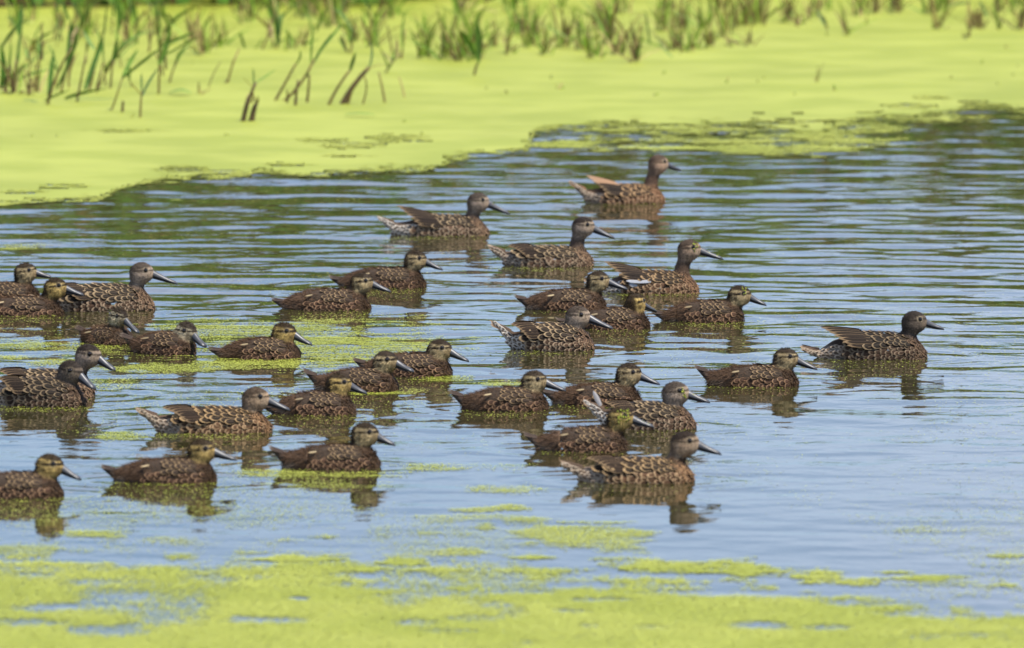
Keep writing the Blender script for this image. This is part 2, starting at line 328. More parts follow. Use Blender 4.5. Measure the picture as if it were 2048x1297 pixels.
def surface_nets(F, org, h):
    nx, ny, nz = F.shape; s = F < 0
    pos = np.zeros((nx - 1, ny - 1, nz - 1, 3), np.float32); cnt = np.zeros((nx - 1, ny - 1, nz - 1), np.float32)
    C = [(i, j, k) for i in (0, 1) for j in (0, 1) for k in (0, 1)]
    sl = lambda c: (slice(c[0], nx - 1 + c[0]), slice(c[1], ny - 1 + c[1]), slice(c[2], nz - 1 + c[2]))
    for a in C:
        for ax in range(3):
            if a[ax]: continue
            b = list(a); b[ax] = 1; b = tuple(b)
            fa, fb = F[sl(a)], F[sl(b)]; m = (fa < 0) != (fb < 0)
            t = np.where(m, fa / np.where(m, fa - fb, 1), 0)
            for q in range(3): pos[..., q] += m * (a[q] + (t if q == ax else 0))
            cnt += m
    act = cnt > 0; idx = np.full(act.shape, -1); idx[act] = np.arange(act.sum())
    I = np.argwhere(act); V = (I + pos[act] / cnt[act][:, None]) * h + org
    faces = []
    for ax in range(3):
        o1, o2 = [(1, 2), (2, 0), (0, 1)][ax]
        lo = [slice(1, -1)] * 3; lo[ax] = slice(0, -1); hi = [slice(1, -1)] * 3; hi[ax] = slice(1, None)
        sa, sb = s[tuple(lo)], s[tuple(hi)]; e = np.argwhere(sa != sb); fl = sa[sa != sb]
        off = np.ones(3, int); off[ax] = 0; e = e + off
        def cell(d1, d2):
            c = e.copy(); c[:, o1] += d1; c[:, o2] += d2; return idx[c[:, 0], c[:, 1], c[:, 2]]
        q = np.stack([cell(-1, -1), cell(0, -1), cell(0, 0), cell(-1, 0)], 1)
        q[~fl] = q[~fl][:, ::-1]; faces.append(q)
    return V, np.concatenate(faces)

def smin(a, b, k):
    h = np.clip(0.5 + 0.5 * (b - a) / k, 0, 1); return b * (1 - h) + a * h - k * h * (1 - h)
def ell(P, c, r, B=None):
    q = P - c
    if B is not None: q = q @ B
    q = q / r; l = np.sqrt((q ** 2).sum(-1)) + 1e-9; g = np.sqrt(((q / r) ** 2).sum(-1)) + 1e-9
    return l * (l - 1) / g
def rcone(P, a, b, ra, rb):
    ab = b - a; t = np.clip(((P - a) @ ab) / (ab @ ab), 0, 1)
    return np.sqrt(((P - a - t[..., None] * ab) ** 2).sum(-1)) - (ra + (rb - ra) * t)
def smoothcurve(ts, vs):
    x = np.linspace(0, 1, 201); y = np.interp(x, ts, vs); k = np.ones(15) / 15
    y = np.convolve(np.pad(y, 7, mode='edge'), k, 'valid'); return x, y

def unit_feather(name, shape, mat):
    nu, nv = 5, 7
    v = np.linspace(0, 1, nv); u = np.linspace(-1, 1, nu)
    if shape == 'round': w = np.interp(v, [0, .2, .5, .75, .9, 1], [.45, .8, 1, .93, .66, .22])
    elif shape == 'long': w = np.interp(v, [0, .15, .5, .8, .92, 1], [.6, .9, 1, .8, .5, .1])
    else: w = np.interp(v, [0, .2, .6, .85, 1], [.7, 1, .8, .4, .05])
    Vs, UV = [], []
    for j, vv in enumerate(v):
        for uu in u:
            Vs.append((vv, uu * w[j] * 0.5, -0.10 * uu * uu * w[j] - 0.07 * vv * vv)); UV.append((uu * .5 + .5, vv))
    return mesh(name, Vs, grid_faces(nv, nu), mat, uv=UV), np.array(Vs), np.array(UV)
FE = {k: unit_feather('feather_' + k, k, M['feather']) for k in ('round', 'long', 'spike')}
FV, FUV = FE['round'][1], FE['round'][2]; FF = grid_faces(7, 5)

def lin(r, g, b):
    f = lambda c: ((c / 255 + .055) / 1.055) ** 2.4 if c > 10 else c / 255 / 12.92
    return np.array([f(r), f(g) * 1.0, f(b)]) * .58

def build_duck(idx, kind, tail, bx, wl, ht, bt, yaw, hyaw, op, label):
    rg = np.random.default_rng(100 + idx); ad = kind == A
    _, Yc = ground(1024, wl); s0 = depth_scale(Yc)
    wlc = wl - 0.052 * s0 * math.sin(math.atan2(CAM_H, Yc))          # the far side of the visible waterline: body centre
    xm = (tail[0] + bx) / 2
    X0, Y0 = ground(xm, wlc); X0, Y0 = float(X0), float(Y0); s = float(depth_scale(Y0)); cy = math.cos(R(yaw))
    lx = lambda px: (px - xm) / s / cy
    lz = lambda py: (wlc - py) / s / math.cos(PITCH)
    sc = 0.82 if op.get('small') else 1.0
    name = 'duck' if ad else 'young_duck'
    root = obj(name, None); root.location = (X0, Y0, 0); root.rotation_euler = (0, 0, R(yaw)); root.empty_display_size = .05
    tag(root, label, 'duck', 'grown ducks of the swimming flock' if ad else 'young ducks of the swimming flock')
    xt, zt = lx(tail[0]), max(lz(tail[1]), .022); xb = lx(bx)
    tl = (.050 if ad else .034) * sc
    zt = min(zt, .075)
    xr = xt + tl; B = xb - xr; hb = op.get('hb', .052 if ad else .05) * sc * rg.uniform(.93, 1.05)
    zrb = min(zt * .55 + .004, .038)
    # body profile
    wy = (.058 if ad else .052) * sc
    T = [0, .12, .28, .5, .7, .85, .95, 1]
    X_, top = smoothcurve(T, [zrb + .002, max(.72 * hb, zrb + .004), .92 * hb, hb, .98 * hb, .88 * hb, .62 * hb, .2 * hb])
    _, bot = smoothcurve(T, [-.012, -.025, -.038, -.045, -.045, -.04, -.025, -.006])
    _, wid = smoothcurve(T, [.36 * wy, .58 * wy, .84 * wy, wy, wy, .9 * wy, .6 * wy, .15 * wy])
    def body_sdf(P):
        t = np.clip((P[..., 0] - xr) / B, 0, 1)
        tp, bo, w = np.interp(t, X_, top), np.interp(t, X_, bot), np.interp(t, X_, wid)
        zc = (tp + bo) / 2; hz = (tp - bo) / 2
        q = (np.abs(P[..., 1] / w) ** 2.2 + np.abs((P[..., 2] - zc) / hz) ** 2.2) ** (1 / 2.2)
        d = (q - 1) * np.minimum(w, hz)
        ex = P[..., 0] - (xr + t * B)
        return np.where(np.abs(ex) > 0, np.sqrt(np.maximum(d, 0) ** 2 + ex ** 2) + np.minimum(d, 0) * 0, d)
    # head frame
    hs = (1.08 if ad else 1.02) * sc
    hy = R(hyaw - yaw); eh = np.array([math.cos(hy), math.sin(hy), 0]); zz = np.array([0, 0, 1.0])
    C = np.array([lx(ht[0] - .0055 * s), 0, lz(ht[1]) - .0235 * hs])
    full = .089 if ad else .081
    rho = ((bt[0] - ht[0]) / s + .0055) / max(math.cos(R(hyaw)), .45); dz = lz(bt[1]) - C[2]
    k = np.clip(math.hypot(rho, dz), .88 * full * sc, 1.12 * full * sc) / math.hypot(rho, dz); rho *= k
    Tip = C + eh * rho + zz * dz
    pit = math.atan2(dz, rho) + R(21)
    e = eh * math.cos(pit) + zz * math.sin(pit); u = zz * math.cos(pit) - eh * math.sin(pit); r_ = np.cross(e, u)
    HB = np.stack([e, u, r_], 1)
    N0 = np.array([xb - .047 * sc, 0, .012]); N2 = C - .010 * u - .007 * e
    neckd = N2 - N0
    N1 = N0 + neckd * .55 + np.array([-.005 if ad else -.003, 0, 0]); N1[0] = max(N1[0], N0[0] - .02)
    rn = (.0165 if ad else .0172) * sc
    def neck_head(P):
        d = rcone(P, N0, N1, .031 * sc, rn); d = smin(d, rcone(P, N1, N2, rn, .0185 * hs), .010)
        h = ell(P, C, np.array([.0285, .0240, .0222]) * hs, HB)
        h = smin(h, ell(P, C + (.0100 * e - .0055 * u) * hs, np.array([.0180, .0158, .0150]) * hs, HB), .008)
        h = smin(h, ell(P, C + (.0150 * e + .0015 * u) * hs, np.array([.0118, .0110, .0105]) * hs, HB), .007)
        h = smin(h, ell(P, C + (-.001 * e - .0100 * u) * hs, np.array([.0235, .0165, .0218]) * hs, HB), .007)
        return smin(d, h, .009)
    def sdf(P): return smin(body_sdf(P), neck_head(P), .015 * sc)
    h_ = .0032
    lo = np.array([xr - .02, -wy - .02, -.055]); hi = np.array([max(xb, C[0] + .05) + .02, wy + .02, C[2] + .04])
    n = np.ceil((hi - lo) / h_).astype(int)
    G = np.stack(np.meshgrid(*[lo[i] + np.arange(n[i]) * h_ for i in range(3)], indexing='ij'), -1)
    V, F = surface_nets(sdf(G), lo, h_)
    eps = .0015
    def grad(fn, P):
        g = np.stack([fn(P + np.eye(3)[i] * eps) - fn(P - np.eye(3)[i] * eps) for i in range(3)], -1)
        return g / (np.linalg.norm(g, axis=-1, keepdims=True) + 1e-9)
    # ---- pigment
    tint = np.array(op.get('tint', (1, 1, 1))) * rg.uniform(.92, 1.08)
    if op.get('dark'): tint = tint * .68
    t = (V[:, 0] - xr) / B
    q = (V - C) @ HB / hs; a_, b_, c_ = q[:, 0], q[:, 1], np.abs(q[:, 2])
    headw = sstep(.012, -.004, neck_head(V)) * sstep(-.036, -.024, b_)
    nz = vnoise(V[:, 0] * 260 + 7 * idx, V[:, 2] * 260 + V[:, 1] * 200); nz2 = vnoise(V[:, 0] * 90 + 3 * idx, V[:, 2] * 90 + V[:, 1] * 70)
    def mixv(base, col, w): return base * (1 - w[:, None]) + np.asarray(col) * w[:, None]
    neckw = sstep(.016, .0, neck_head(V)) * sstep(.015, .04, V[:, 2])
    if ad:
        col = np.tile(lin(100, 78, 60), (len(V), 1)) * tint
        col = mixv(col, lin(205, 190, 170), sstep(.30, .12, t) * sstep(.04, .01, V[:, 2]) * (.45 + .55 * (nz2 > .42)))
        col = mixv(col, lin(112, 86, 66) * tint, sstep(.75, .9, t)); col = mixv(col, lin(112, 94, 80) * tint, neckw)
        cheek = lin(192, 170, 147) * tint; crown = lin(30, 22, 18)
        hc = np.tile(cheek, (len(V), 1)) * (.75 + .5 * nz)[:, None]
        hc = mixv(hc, lin(205, 178, 148), sstep(.016, .007, np.hypot(a_ - .023, b_ + .009)) * .75)
        dk = 1.0 if op.get('cap') else .86
        hc = mixv(hc, crown, sstep(.006, .012, b_ - a_ * .12) * dk)
        hc = mixv(hc, lin(190, 164, 136), sstep(.0024, .0010, np.abs(b_ - .0095 - a_ * .05)) * sstep(-.005, .004, a_) * .5)
        hc = mixv(hc, crown * .6, sstep(.0034, .0012, np.abs(b_ - .0045)) * sstep(-.026, -.016, a_) * .85)
        hc = mixv(hc, crown, sstep(-.014, -.025, a_) * .55)
        if op.get('dark'): hc = hc * .55
    else:
        col = np.tile(lin(108, 84, 65), (len(V), 1)) * tint
        col = mixv(col, lin(160, 122, 92) * tint, sstep(.28, .4, t) * sstep(.95, .85, t) * sstep(.036, .018, V[:, 2]))
        col = mixv(col, lin(135, 122, 108), sstep(.22, .08, t) * sstep(.02, .0, V[:, 2]) * (nz2 > .45))
        col = mixv(col, lin(92, 69, 52), sstep(.78, .9, t)); col = mixv(col, lin(100, 77, 58), neckw)
        base = lin(222, 190, 116) if op.get('yellow') else (lin(228, 212, 176) if op.get('pale') else lin(212, 188, 140)); crown = lin(30, 20, 16)
        hc = np.tile(base, (len(V), 1)) * (.7 + .6 * nz)[:, None]
        hc = mixv(hc, crown, sstep(.0105, .0145, b_ + .1 * a_) * .95)
        hc = mixv(hc, crown, sstep(.012, .004, c_) * sstep(.0, .008, b_) * sstep(.010, .019, a_) * .9)
        hc = mixv(hc, crown, sstep(-.015, -.022, a_ + .0) * .95)
        hc = mixv(hc, crown * .6, sstep(.0034, .0016, np.abs(b_ - .0045 - a_ * .04)) * sstep(-.02, -.013, a_))
        hc = mixv(hc, crown, sstep(.0075, .003, np.hypot(a_ + .010, b_ + .0085)) * .75)
        hc = mixv(hc, lin(104, 80, 58), sstep(-.018, -.028, b_) * .8)
        hc = mixv(hc, lin(130, 100, 66), sstep(.012, .02, a_) * sstep(.004, -.004, b_) * .5)
    eyed = np.hypot(a_ - .0098, b_ - .0058)
    hc = mixv(hc, lin(190, 172, 140), sstep(.0085, .0066, eyed) * sstep(.0048, .006, eyed) * .55)
    hc = mixv(hc, lin(25, 18, 14), sstep(.006, .005, eyed))
    col = mixv(col, hc, headw)
    bd = obj('body', mesh('duck_body', V, F, M['body'], pig=col), root)
    # ---- eyes
    for sg in (-1, 1):
        P0 = C + (.0098 * e + .0058 * u) * hs; tt = np.linspace(0, .04, 200); PP = P0 + tt[:, None] * r_ * sg
        f = sdf(PP); k0 = np.argmax(f > 0); ctr = PP[k0] - r_ * sg * .0022
        uu, vv = np.meshgrid(np.linspace(0, 2 * np.pi, 13), np.linspace(0, np.pi, 8), indexing='ij')
        sp = np.stack([np.cos(uu) * np.sin(vv), np.sin(uu) * np.sin(vv), np.cos(vv)], -1).reshape(-1, 3) * .0046 * hs
        obj('eye', mesh('duck_eye', sp + ctr, grid_faces(13, 8), M['eye']), root)
    # ---- bill
    bb = C + (.0215 * e - .0060 * u) * hs; ax = Tip - bb; Lb = np.linalg.norm(ax); ax /= Lb
    rr = np.cross(ax, u); rr /= np.linalg.norm(rr); uu_ = np.cross(rr, ax)
    def mandible(up):
        st = np.linspace(0, 1, 12); nn = 12; Vb = []; pg = []
        for v in st:
            wq = np.interp(v, [0, .25, .5, .75, .9, 1], [.0090, .0082, .0084, .0100, .0094, .0045]) * hs
            tp = np.interp(v, [0, .12, .3, .55, .8, .93, 1], [.0122, .0114, .0090, .0067, .0056, .0043, .0008]) * hs
            bo = np.interp(v, [0, .3, .7, 1], [-.0058, -.0046, -.0034, -.0014]) * hs
            if not up: tp, bo, wq = bo + .0004, bo - np.interp(v, [0, .5, 1], [.0032, .0022, .0008]) * hs, wq * .86
            for k in range(nn):
                an = 2 * math.pi * k / nn; ca, sa = math.cos(an), math.sin(an)
                zq = (tp if sa > 0 else 0) * abs(sa) ** .9 if up and sa > 0 else None
                if up: z_ = tp * sa if sa > 0 else -bo * sa
                else: z_ = (tp + bo) / 2 + (tp - bo) / 2 * sa
                vx = v if up else v * .9
                Vb.append(bb + ax * (vx * Lb * (1 if up else 1)) + rr * ca * wq + uu_ * z_)
                cc = lin(92, 92, 96) if sa > -.2 else lin(56, 54, 54)
                pg.append(cc * (1.15 - .4 * v) if v < .93 else lin(35, 33, 34))
        Fb = []
        for i in range(len(st) - 1):
            for k in range(nn): Fb.append((i * nn + k, i * nn + (k + 1) % nn, (i + 1) * nn + (k + 1) % nn, (i + 1) * nn + k))
        Fb.append(tuple(range((len(st) - 1) * nn, len(st) * nn)))
        return Vb, Fb, np.array(pg)
    v1, f1, p1 = mandible(True); bl = obj('bill', mesh('duck_bill', v1, f1, M['bill'], pig=p1), root)
    v2, f2, p2 = mandible(False); obj('lower_mandible', mesh('duck_lower_mandible', v2, f2, M['bill'], pig=p2 * .8), bl)
    for sg in (-1, 1):
        ctr = bb + ax * Lb * .3 + rr * sg * .0042 * hs + uu_ * .0036 * hs
        uu, vv = np.meshgrid(np.linspace(0, 2 * np.pi, 8), np.linspace(0, np.pi, 5), indexing='ij')
        sp = (np.cos(uu) * np.sin(vv))[..., None] * ax * .0026 + (np.sin(uu) * np.sin(vv))[..., None] * rr * .0009 + np.cos(vv)[..., None] * uu_ * .0009
        obj('nostril', mesh('duck_nostril', sp.reshape(-1, 3) + ctr, grid_faces(8, 5), M['eye']), bl)
    # ---- feathers
    def skin(tv, th, side, off=0.0):
        tv = np.atleast_1d(tv).astype(float); th = np.radians(np.atleast_1d(th).astype(float))
        zc = np.interp(tv, X_, (top + bot) / 2); O = np.stack([xr + tv * B, 0 * tv, zc], -1)
        D = np.stack([0 * tv, side * np.sin(th), np.cos(th)], -1); l = np.zeros(len(tv)); hgh = np.full(len(tv), .15)
        for _ in range(22):
            m_ = (l + hgh) / 2; ins = body_sdf(O + D * m_[:, None]) < 0; l = np.where(ins, m_, l); hgh = np.where(ins, hgh, m_)
        P = O + D * l[:, None]; N = grad(body_sdf, P); return P + N * off, N
    def frame(P, N, d, lift):
        d = d - (d @ N) * N; d /= np.linalg.norm(d) + 1e-9; d = d + N * lift; d /= np.linalg.norm(d)
        y = np.cross(N, d); y /= np.linalg.norm(y); z = np.cross(d, y); return d, y, z
    def feather(par, P, N, d, L, w, cen, edge, lift=.18, shp='round', ew=0.0):
        d = np.asarray(d, float)
        if shp == 'round': L *= rg.uniform(.85, 1.18); w *= rg.uniform(.85, 1.15); d = d + rg.normal(0, .10, 3)
        d, y, z = frame(P, N, d, lift)
        o = obj('feather', FE[shp][0], par)
        o.matrix_basis = Matrix(((d[0] * L, y[0] * w, z[0] * w, P[0]), (d[1] * L, y[1] * w, z[1] * w, P[1]), (d[2] * L, y[2] * w, z[2] * w, P[2]), (0, 0, 0, 1)))
        je = rg.uniform(.8, 1.2) * (1.0 if ad else .85); jc = rg.uniform(.65, 1.35); o.color = (*[float(x * jc) for x in cen], 1)
        o['edge'] = float(ew + rg.uniform(-.05, .05)); o['edge_colour'] = [float(x * je) for x in edge]
        return o
    wings = {}
    for side in (-1, 1):
        tv = np.linspace(.26, .80, 12); Vw = []
        for i, tq in enumerate(tv):
            th = np.linspace(16, 70, 8); P, N = skin(np.full(8, tq), th, side)
            bul = .0045 * np.sin(np.pi * (i + .5) / 12) * np.sin(np.pi * (np.arange(8) + .3) / 8) + .0004
            Vw.append(P + N * bul[:, None])
        Fw = grid_faces(12, 8); Fw = Fw[:, ::-1] if side > 0 else Fw
        wings[side] = obj('wing', mesh('duck_wing', np.concatenate(Vw), Fw, M['wing']), root)
    back = np.array([-1., 0, 0]); dark = lin(33, 24, 19) * tint; buff = lin(178, 152, 116) * tint
    rz = op.get('raise_', 0.0)
    if ad:
        for side in (-1, 1):
            for ri, th in enumerate((10, 23, 36, 48, 60)):
                if side > 0 and th > 50: continue
                x = .84 - .03 * (ri % 2)
                while x > (.34 if rz > .2 else .24):
                    g = np.interp(x, [.3, .55, .85], [1.35, 1.1, .62]); P, N = skin(x + rg.uniform(-.01, .01), th + rg.uniform(-5, 5), side, .0038)
                    feather(wings[side], P[0], N[0], back + np.array([0, 0, -.12 * (th / 60)]), .029 * g * sc, .0165 * g, dark, buff)
                    x -= .017 * g / B
            flank = lin(100, 74, 56) * tint; fe = lin(178, 152, 122) * tint
            for ri, th in enumerate((67, 75, 83, 91, 99)):
                if side > 0: continue
                x = .93 - .035 * (ri % 2)
                while x > .24:
                    g = np.interp(x, [.3, .6, .95], [1.25, 1.0, .6]); P, N = skin(x + rg.uniform(-.012, .012), th + rg.uniform(-4, 4), side, .002)
                    if P[0][2] > -.012:
                        feather(bd, P[0], N[0], back + np.array([0, 0, -.2]), .0195 * g, .0138 * g, flank * rg.uniform(.6, 1.1), fe, ew=.12)
                    x -= .0130 * g / B
            wt = (lin(204, 192, 176) if op.get('white') else lin(180, 160, 138)) * 1.45
            for ri, th in enumerate((62, 78, 94, 110)):
                if side > 0: continue
                x = .27 - .02 * (ri % 2)
                while x > .0:
                    P, N = skin(x, th + rg.uniform(-5, 5), side, .0012)
                    feather(bd, P[0], N[0], back + np.array([0, 0, .35 * zt / .05]), .017, .010, lin(120, 100, 82), wt, ew=.24); x -= .011 / B
            # tertials and flight feathers folded over the rump
            nf = 7
            for i in range(nf):
                f = i / (nf - 1); P, N = skin((.50 if rz > .2 else .40) - .13 * f, 22 + 40 * (1 - f), side, .007 + .0012 * i)
                L = ((.038 + .016 * f) if rz < .2 else (.062 + .028 * f)) * (B / .23) ** .5
                dv = np.array([-1, -side * (.10 - .06 * f), -.10 + rz * (.12 + .52 * f) - .06 * (1 - f)])
                nrm = np.array([0, side * .75, .66])
                cc = lin(46, 34, 27) * tint; ee = lin(150, 124, 92)
                if rz > .5: cc = lin(34, 24, 20)
                if op.get('orange') and f > .5: cc = lin(206, 160, 122); ee = lin(214, 176, 142)
                if op.get('patch') and i == 0: cc = lin(196, 198, 204); ee = cc
                feather(wings[side], P[0], nrm, dv, L, .0115 + .003 * (1 - f), cc, ee, lift=.0, shp='long', ew=-.02)
            if op.get('patch') and side < 0:
                P, N = skin(.36, 72, side, .006); feather(wings[side], P[0], N[0], (-1, 0, .15), .026, .013, lin(205, 206, 212), lin(150, 140, 132))
    else:
        for side in (-1, 1):
            for ri, th in enumerate((30, 42, 53, 63)):
                x = .80 - .025 * (ri % 2)
                while x > .52:
                    P, N = skin(x, th + rg.uniform(-3, 3), side, .0042)
                    if side < 0 or th < 60: feather(wings[side], P[0], N[0], back + np.array([0, 0, -.1]), .020 * sc, .0115 * sc, lin(56, 42, 33), lin(176, 146, 108), ew=-.02)
                    x -= .0125 / B
            if side < 0:
                for ri, th in enumerate((70, 80, 90, 100)):
                    x = .88 - .03 * (ri % 2)
                    while x > .32:
                        P, N = skin(x + rg.uniform(-.01, .01), th + rg.uniform(-4, 4), side, .0018)
                        if P[0][2] > -.012: feather(bd, P[0], N[0], back + np.array([0, 0, -.25]), .0175 * sc, .0120 * sc, lin(74, 52, 39) * rg.uniform(.7, 1.3), lin(176, 138, 104) * tint, ew=.06)
                        x -= .0125 / B
                P, N = skin(.34, 48, side, .0075); feather(wings[side], P[0], N[0], (-1, 0, -.45), .021, .0055, lin(186, 166, 128), lin(150, 124, 90), shp='long', ew=.05)
    # ---- tail
    tb = np.array([xr + .010, 0, zrb - .001]); tdv = np.array([xt, 0, zt]) - tb; tlen = np.linalg.norm(tdv); td = tdv / tlen
    rw = []; tpg = []
    c0_ = np.array([xr + .014, 0, (zrb - .012) / 2]); c1_ = np.array([xt + .10 * (xr - xt), 0, zt - .005])
    for v in np.linspace(0, 1, 7):
        cc_ = c0_ + (c1_ - c0_) * v; hh = (zrb + .010) / 2 * (1 - v) + .0022 * v; ww = (.36 * wy + .004) * (1 - v) + .005 * v
        for an in np.linspace(0, 2 * np.pi, 12, endpoint=False):
            rw.append(cc_ + np.array([0, math.cos(an) * ww, math.sin(an) * hh]))
            up = math.sin(an) > .45
            if ad: tpg.append(lin(92, 74, 58) if up else (lin(200, 186, 166) if op.get('white') else lin(160, 140, 118)) * rg.uniform(.8, 1.6))
            else: tpg.append(lin(80, 60, 46) if up else lin(120, 104, 90) * rg.uniform(.45, 1.1))
    Ft = [(i * 12 + k, (i + 1) * 12 + k, (i + 1) * 12 + (k + 1) % 12, i * 12 + (k + 1) % 12) for i in range(6) for k in range(12)] + [tuple(range(72, 84))]
    tlc = lin(96, 76, 60) if ad else lin(74, 58, 48)
    tlo = obj('tail', mesh('duck_tail', rw, Ft, M['body'], pig=np.array(tpg)), root)
    nt_ = 9 if ad else 7
    for i in range(nt_):
        f = (i / (nt_ - 1) - .5) * 2
        dv = td + np.array([0, f * .16, -.10 * abs(f) + (rg.uniform(-.09, .09) if not ad else 0)])
        nrm = np.array([.5 * td[2] + .05, -.45, .8]) if f < .4 else np.array([.3, .4, .8])
        c0 = lin(96, 76, 60) if ad else lin(66, 52, 44); e0 = lin(172, 146, 118) if ad else lin(140, 124, 108)
        if op.get('orange'): c0 = lin(150, 108, 78)
        feather(tlo, tb + td * .012 + np.array([0, f * .009, .003 * (1 - abs(f))]), nrm, dv, (tlen - .010) * (1 - .14 * abs(f)) * rg.uniform(.93, 1.03), .0105 if ad else .0065, c0, e0, lift=0, shp='long' if ad else 'spike', ew=-.05)
    if op.get('spike'):
        feather(tlo, tb + td * .02 + np.array([0, -.008, .004]), np.array([.2, -1, .1]), np.array([-.45, 0, .9]), .038, .011, lin(214, 208, 204), lin(214, 208, 204), lift=0, shp='long')
    if ad:
        for i in range(18):
            v = .08 + .72 * (i % 6) / 6 + .04 * (i // 6); lv = (-.55, -.05, .5)[i // 6]
            cc_ = c0_ + (c1_ - c0_) * v; hh = (zrb + .010) / 2 * (1 - v) + .0022 * v; ww = (.36 * wy + .004) * (1 - v) + .005 * v
            P = cc_ + np.array([0, -ww * math.sqrt(1 - lv * lv) - .0006, hh * lv])
            feather(tlo, P, np.array([.1, -1, .1]), (c1_ - c0_) / np.linalg.norm(c1_ - c0_) + np.array([0, .2, lv * -.25]), .019, .0075, lin(112, 92, 76), (lin(210, 198, 182) if op.get('white') else lin(186, 166, 142)) * 1.5, lift=.06, ew=.2)
    # ---- small breast feathers (one part, too many to tell apart)
    fc = V[F].mean(1); nrmF = grad(sdf, fc); tf = (fc[:, 0] - xr) / B; nh = neck_head(fc); qh = (fc - C) @ HB / hs
    sel = np.where((tf > .76) & (fc[:, 2] > -.012) & (qh[:, 1] < -.026) & (fc[:, 2] < (.055 if ad else .034)))[0]
    sel = rg.choice(sel, min(len(sel), 520), replace=False)
    Vs, UVs, c1, c2, e1 = [], [], [], [], []
    for f in sel:
        P, N = fc[f], nrmF[f]; up_ = sstep(.02, .05, P[2]) if ad else sstep(.015, .03, P[2])
        d, y, z = frame(P + 0, N, np.array([-.8, 0, -.75]), .16); L = (.0115 if ad else .0095) * rg.uniform(.8, 1.2) * sc; w = L * .62
        Vs.append(P + N * .0006 + FV[:, :1] * d * L + FV[:, 1:2] * y * w + FV[:, 2:] * z * w); UVs.append(FUV)
        ca = (lin(52, 37, 28) if ad else lin(42, 29, 22)) * tint * rg.uniform(.7, 1.2); cb = (lin(200, 162, 126) if ad else lin(140, 110, 80)) * tint * rg.uniform(.8, 1.15)
        if not ad: cb = cb * (1 - .5 * up_)
        else: cb = cb * (1 - up_ * .35)
        c1.append(np.tile(ca, (35, 1))); c2.append(np.tile(cb, (35, 1))); e1.append(np.full(35, .02))
    if Vs:
        nF = np.concatenate([FF + 35 * i for i in range(len(Vs))])
        bf = obj('breast_feathers', mesh('duck_breast_feathers', np.concatenate(Vs), nF, M['small'], pig=np.concatenate(c1), attrs={'pig2': np.concatenate(c2), 'edgew': np.concatenate(e1)}, uv=np.concatenate(UVs)), root)
        bf['kind'] = 'stuff'
    # ---- down: short fuzz over head, neck and back
    area = np.linalg.norm(np.cross(V[F[:, 1]] - V[F[:, 0]], V[F[:, 3]] - V[F[:, 0]]), axis=1)
    ok = fc[:, 2] > -.01
    inhead = (nh < .006) & (fc[:, 2] > .03)
    if ad: ok &= inhead
    wt_ = np.where(inhead | (tf > .86) | (tf < .34) | (fc[:, 2] > .03), 1.0, .4)
    eyeP = (np.hypot(qh[:, 0] - .0098, qh[:, 1] - .0058) < .0068); billP = (qh[:, 0] > .0245) & (qh[:, 1] < .004)
    ok &= ~eyeP & ~billP
    pr = area * ok * np.where(inhead, 1.6, 1.0) * (1.0 if ad else wt_); pr /= pr.sum(); nd = 3600 if ad else 8000
    ch = rg.choice(len(fc), nd, p=pr); P = fc[ch] + rg.normal(0, .0012, (nd, 3)); N = nrmF[ch]
    ih = inhead[ch]
    flow = np.where(ih[:, None], -e * .8 - zz * .5, np.array([-1, 0, -.25])); flow = flow - (flow * N).sum(1, keepdims=True) * N
    flow /= np.linalg.norm(flow, axis=1, keepdims=True) + 1e-6
    L = np.where(ih, .0042 if ad else .0066, .0125) * rg.uniform(.6, 1.3, nd) * np.where(ih & (qh[ch, 0] > .013), .5, 1)
    lift = np.where(ih, .22 if ad else .55, .62)
    D = flow + N * lift[:, None] + rg.normal(0, .28, (nd, 3)); D /= np.linalg.norm(D, axis=1, keepdims=True)
    S = np.cross(D, N + rg.normal(0, .5, (nd, 3))); S /= np.linalg.norm(S, axis=1, keepdims=True) + 1e-6
    wv = .00050 if ad else .00062
    base = P - N * .0008
    Vd = np.stack([base - S * wv, base + S * wv, base + D * L[:, None]], 1).reshape(-1, 3)
    cd_ = col[F[ch, 0]] * rg.uniform(.65, 1.35, (nd, 1)); cd_ = np.repeat(cd_, 3, 0)
    if not ad: cd_[2::3] *= 1.2
    dn = obj('down', mesh('duck_down', Vd, np.arange(nd * 3).reshape(-1, 3), M['down'], pig=cd_), root); dn['kind'] = 'stuff'
    ce, se = math.cos(R(yaw)), math.sin(R(yaw))
    toW = lambda p: np.array([X0 + ce * p[0] - se * p[1], Y0 + se * p[0] + ce * p[1], p[2]])
    return dict(root=root, toW=toW, C=C, e=e, u=u, r=r_, bb=bb, Tip=Tip, uu=uu_, rr=rr, ax=ax, Lb=Lb, hs=hs, x0=X0, y0=Y0, B=B, wy=wy, xr=xr, xb=xb, sdf=sdf)

INFO = [build_duck(i, *d) for i, d in enumerate(DUCKS)]
DUCK_SPOTS = [(d['x0'], d['y0'], d['B'] + .04) for d in INFO]

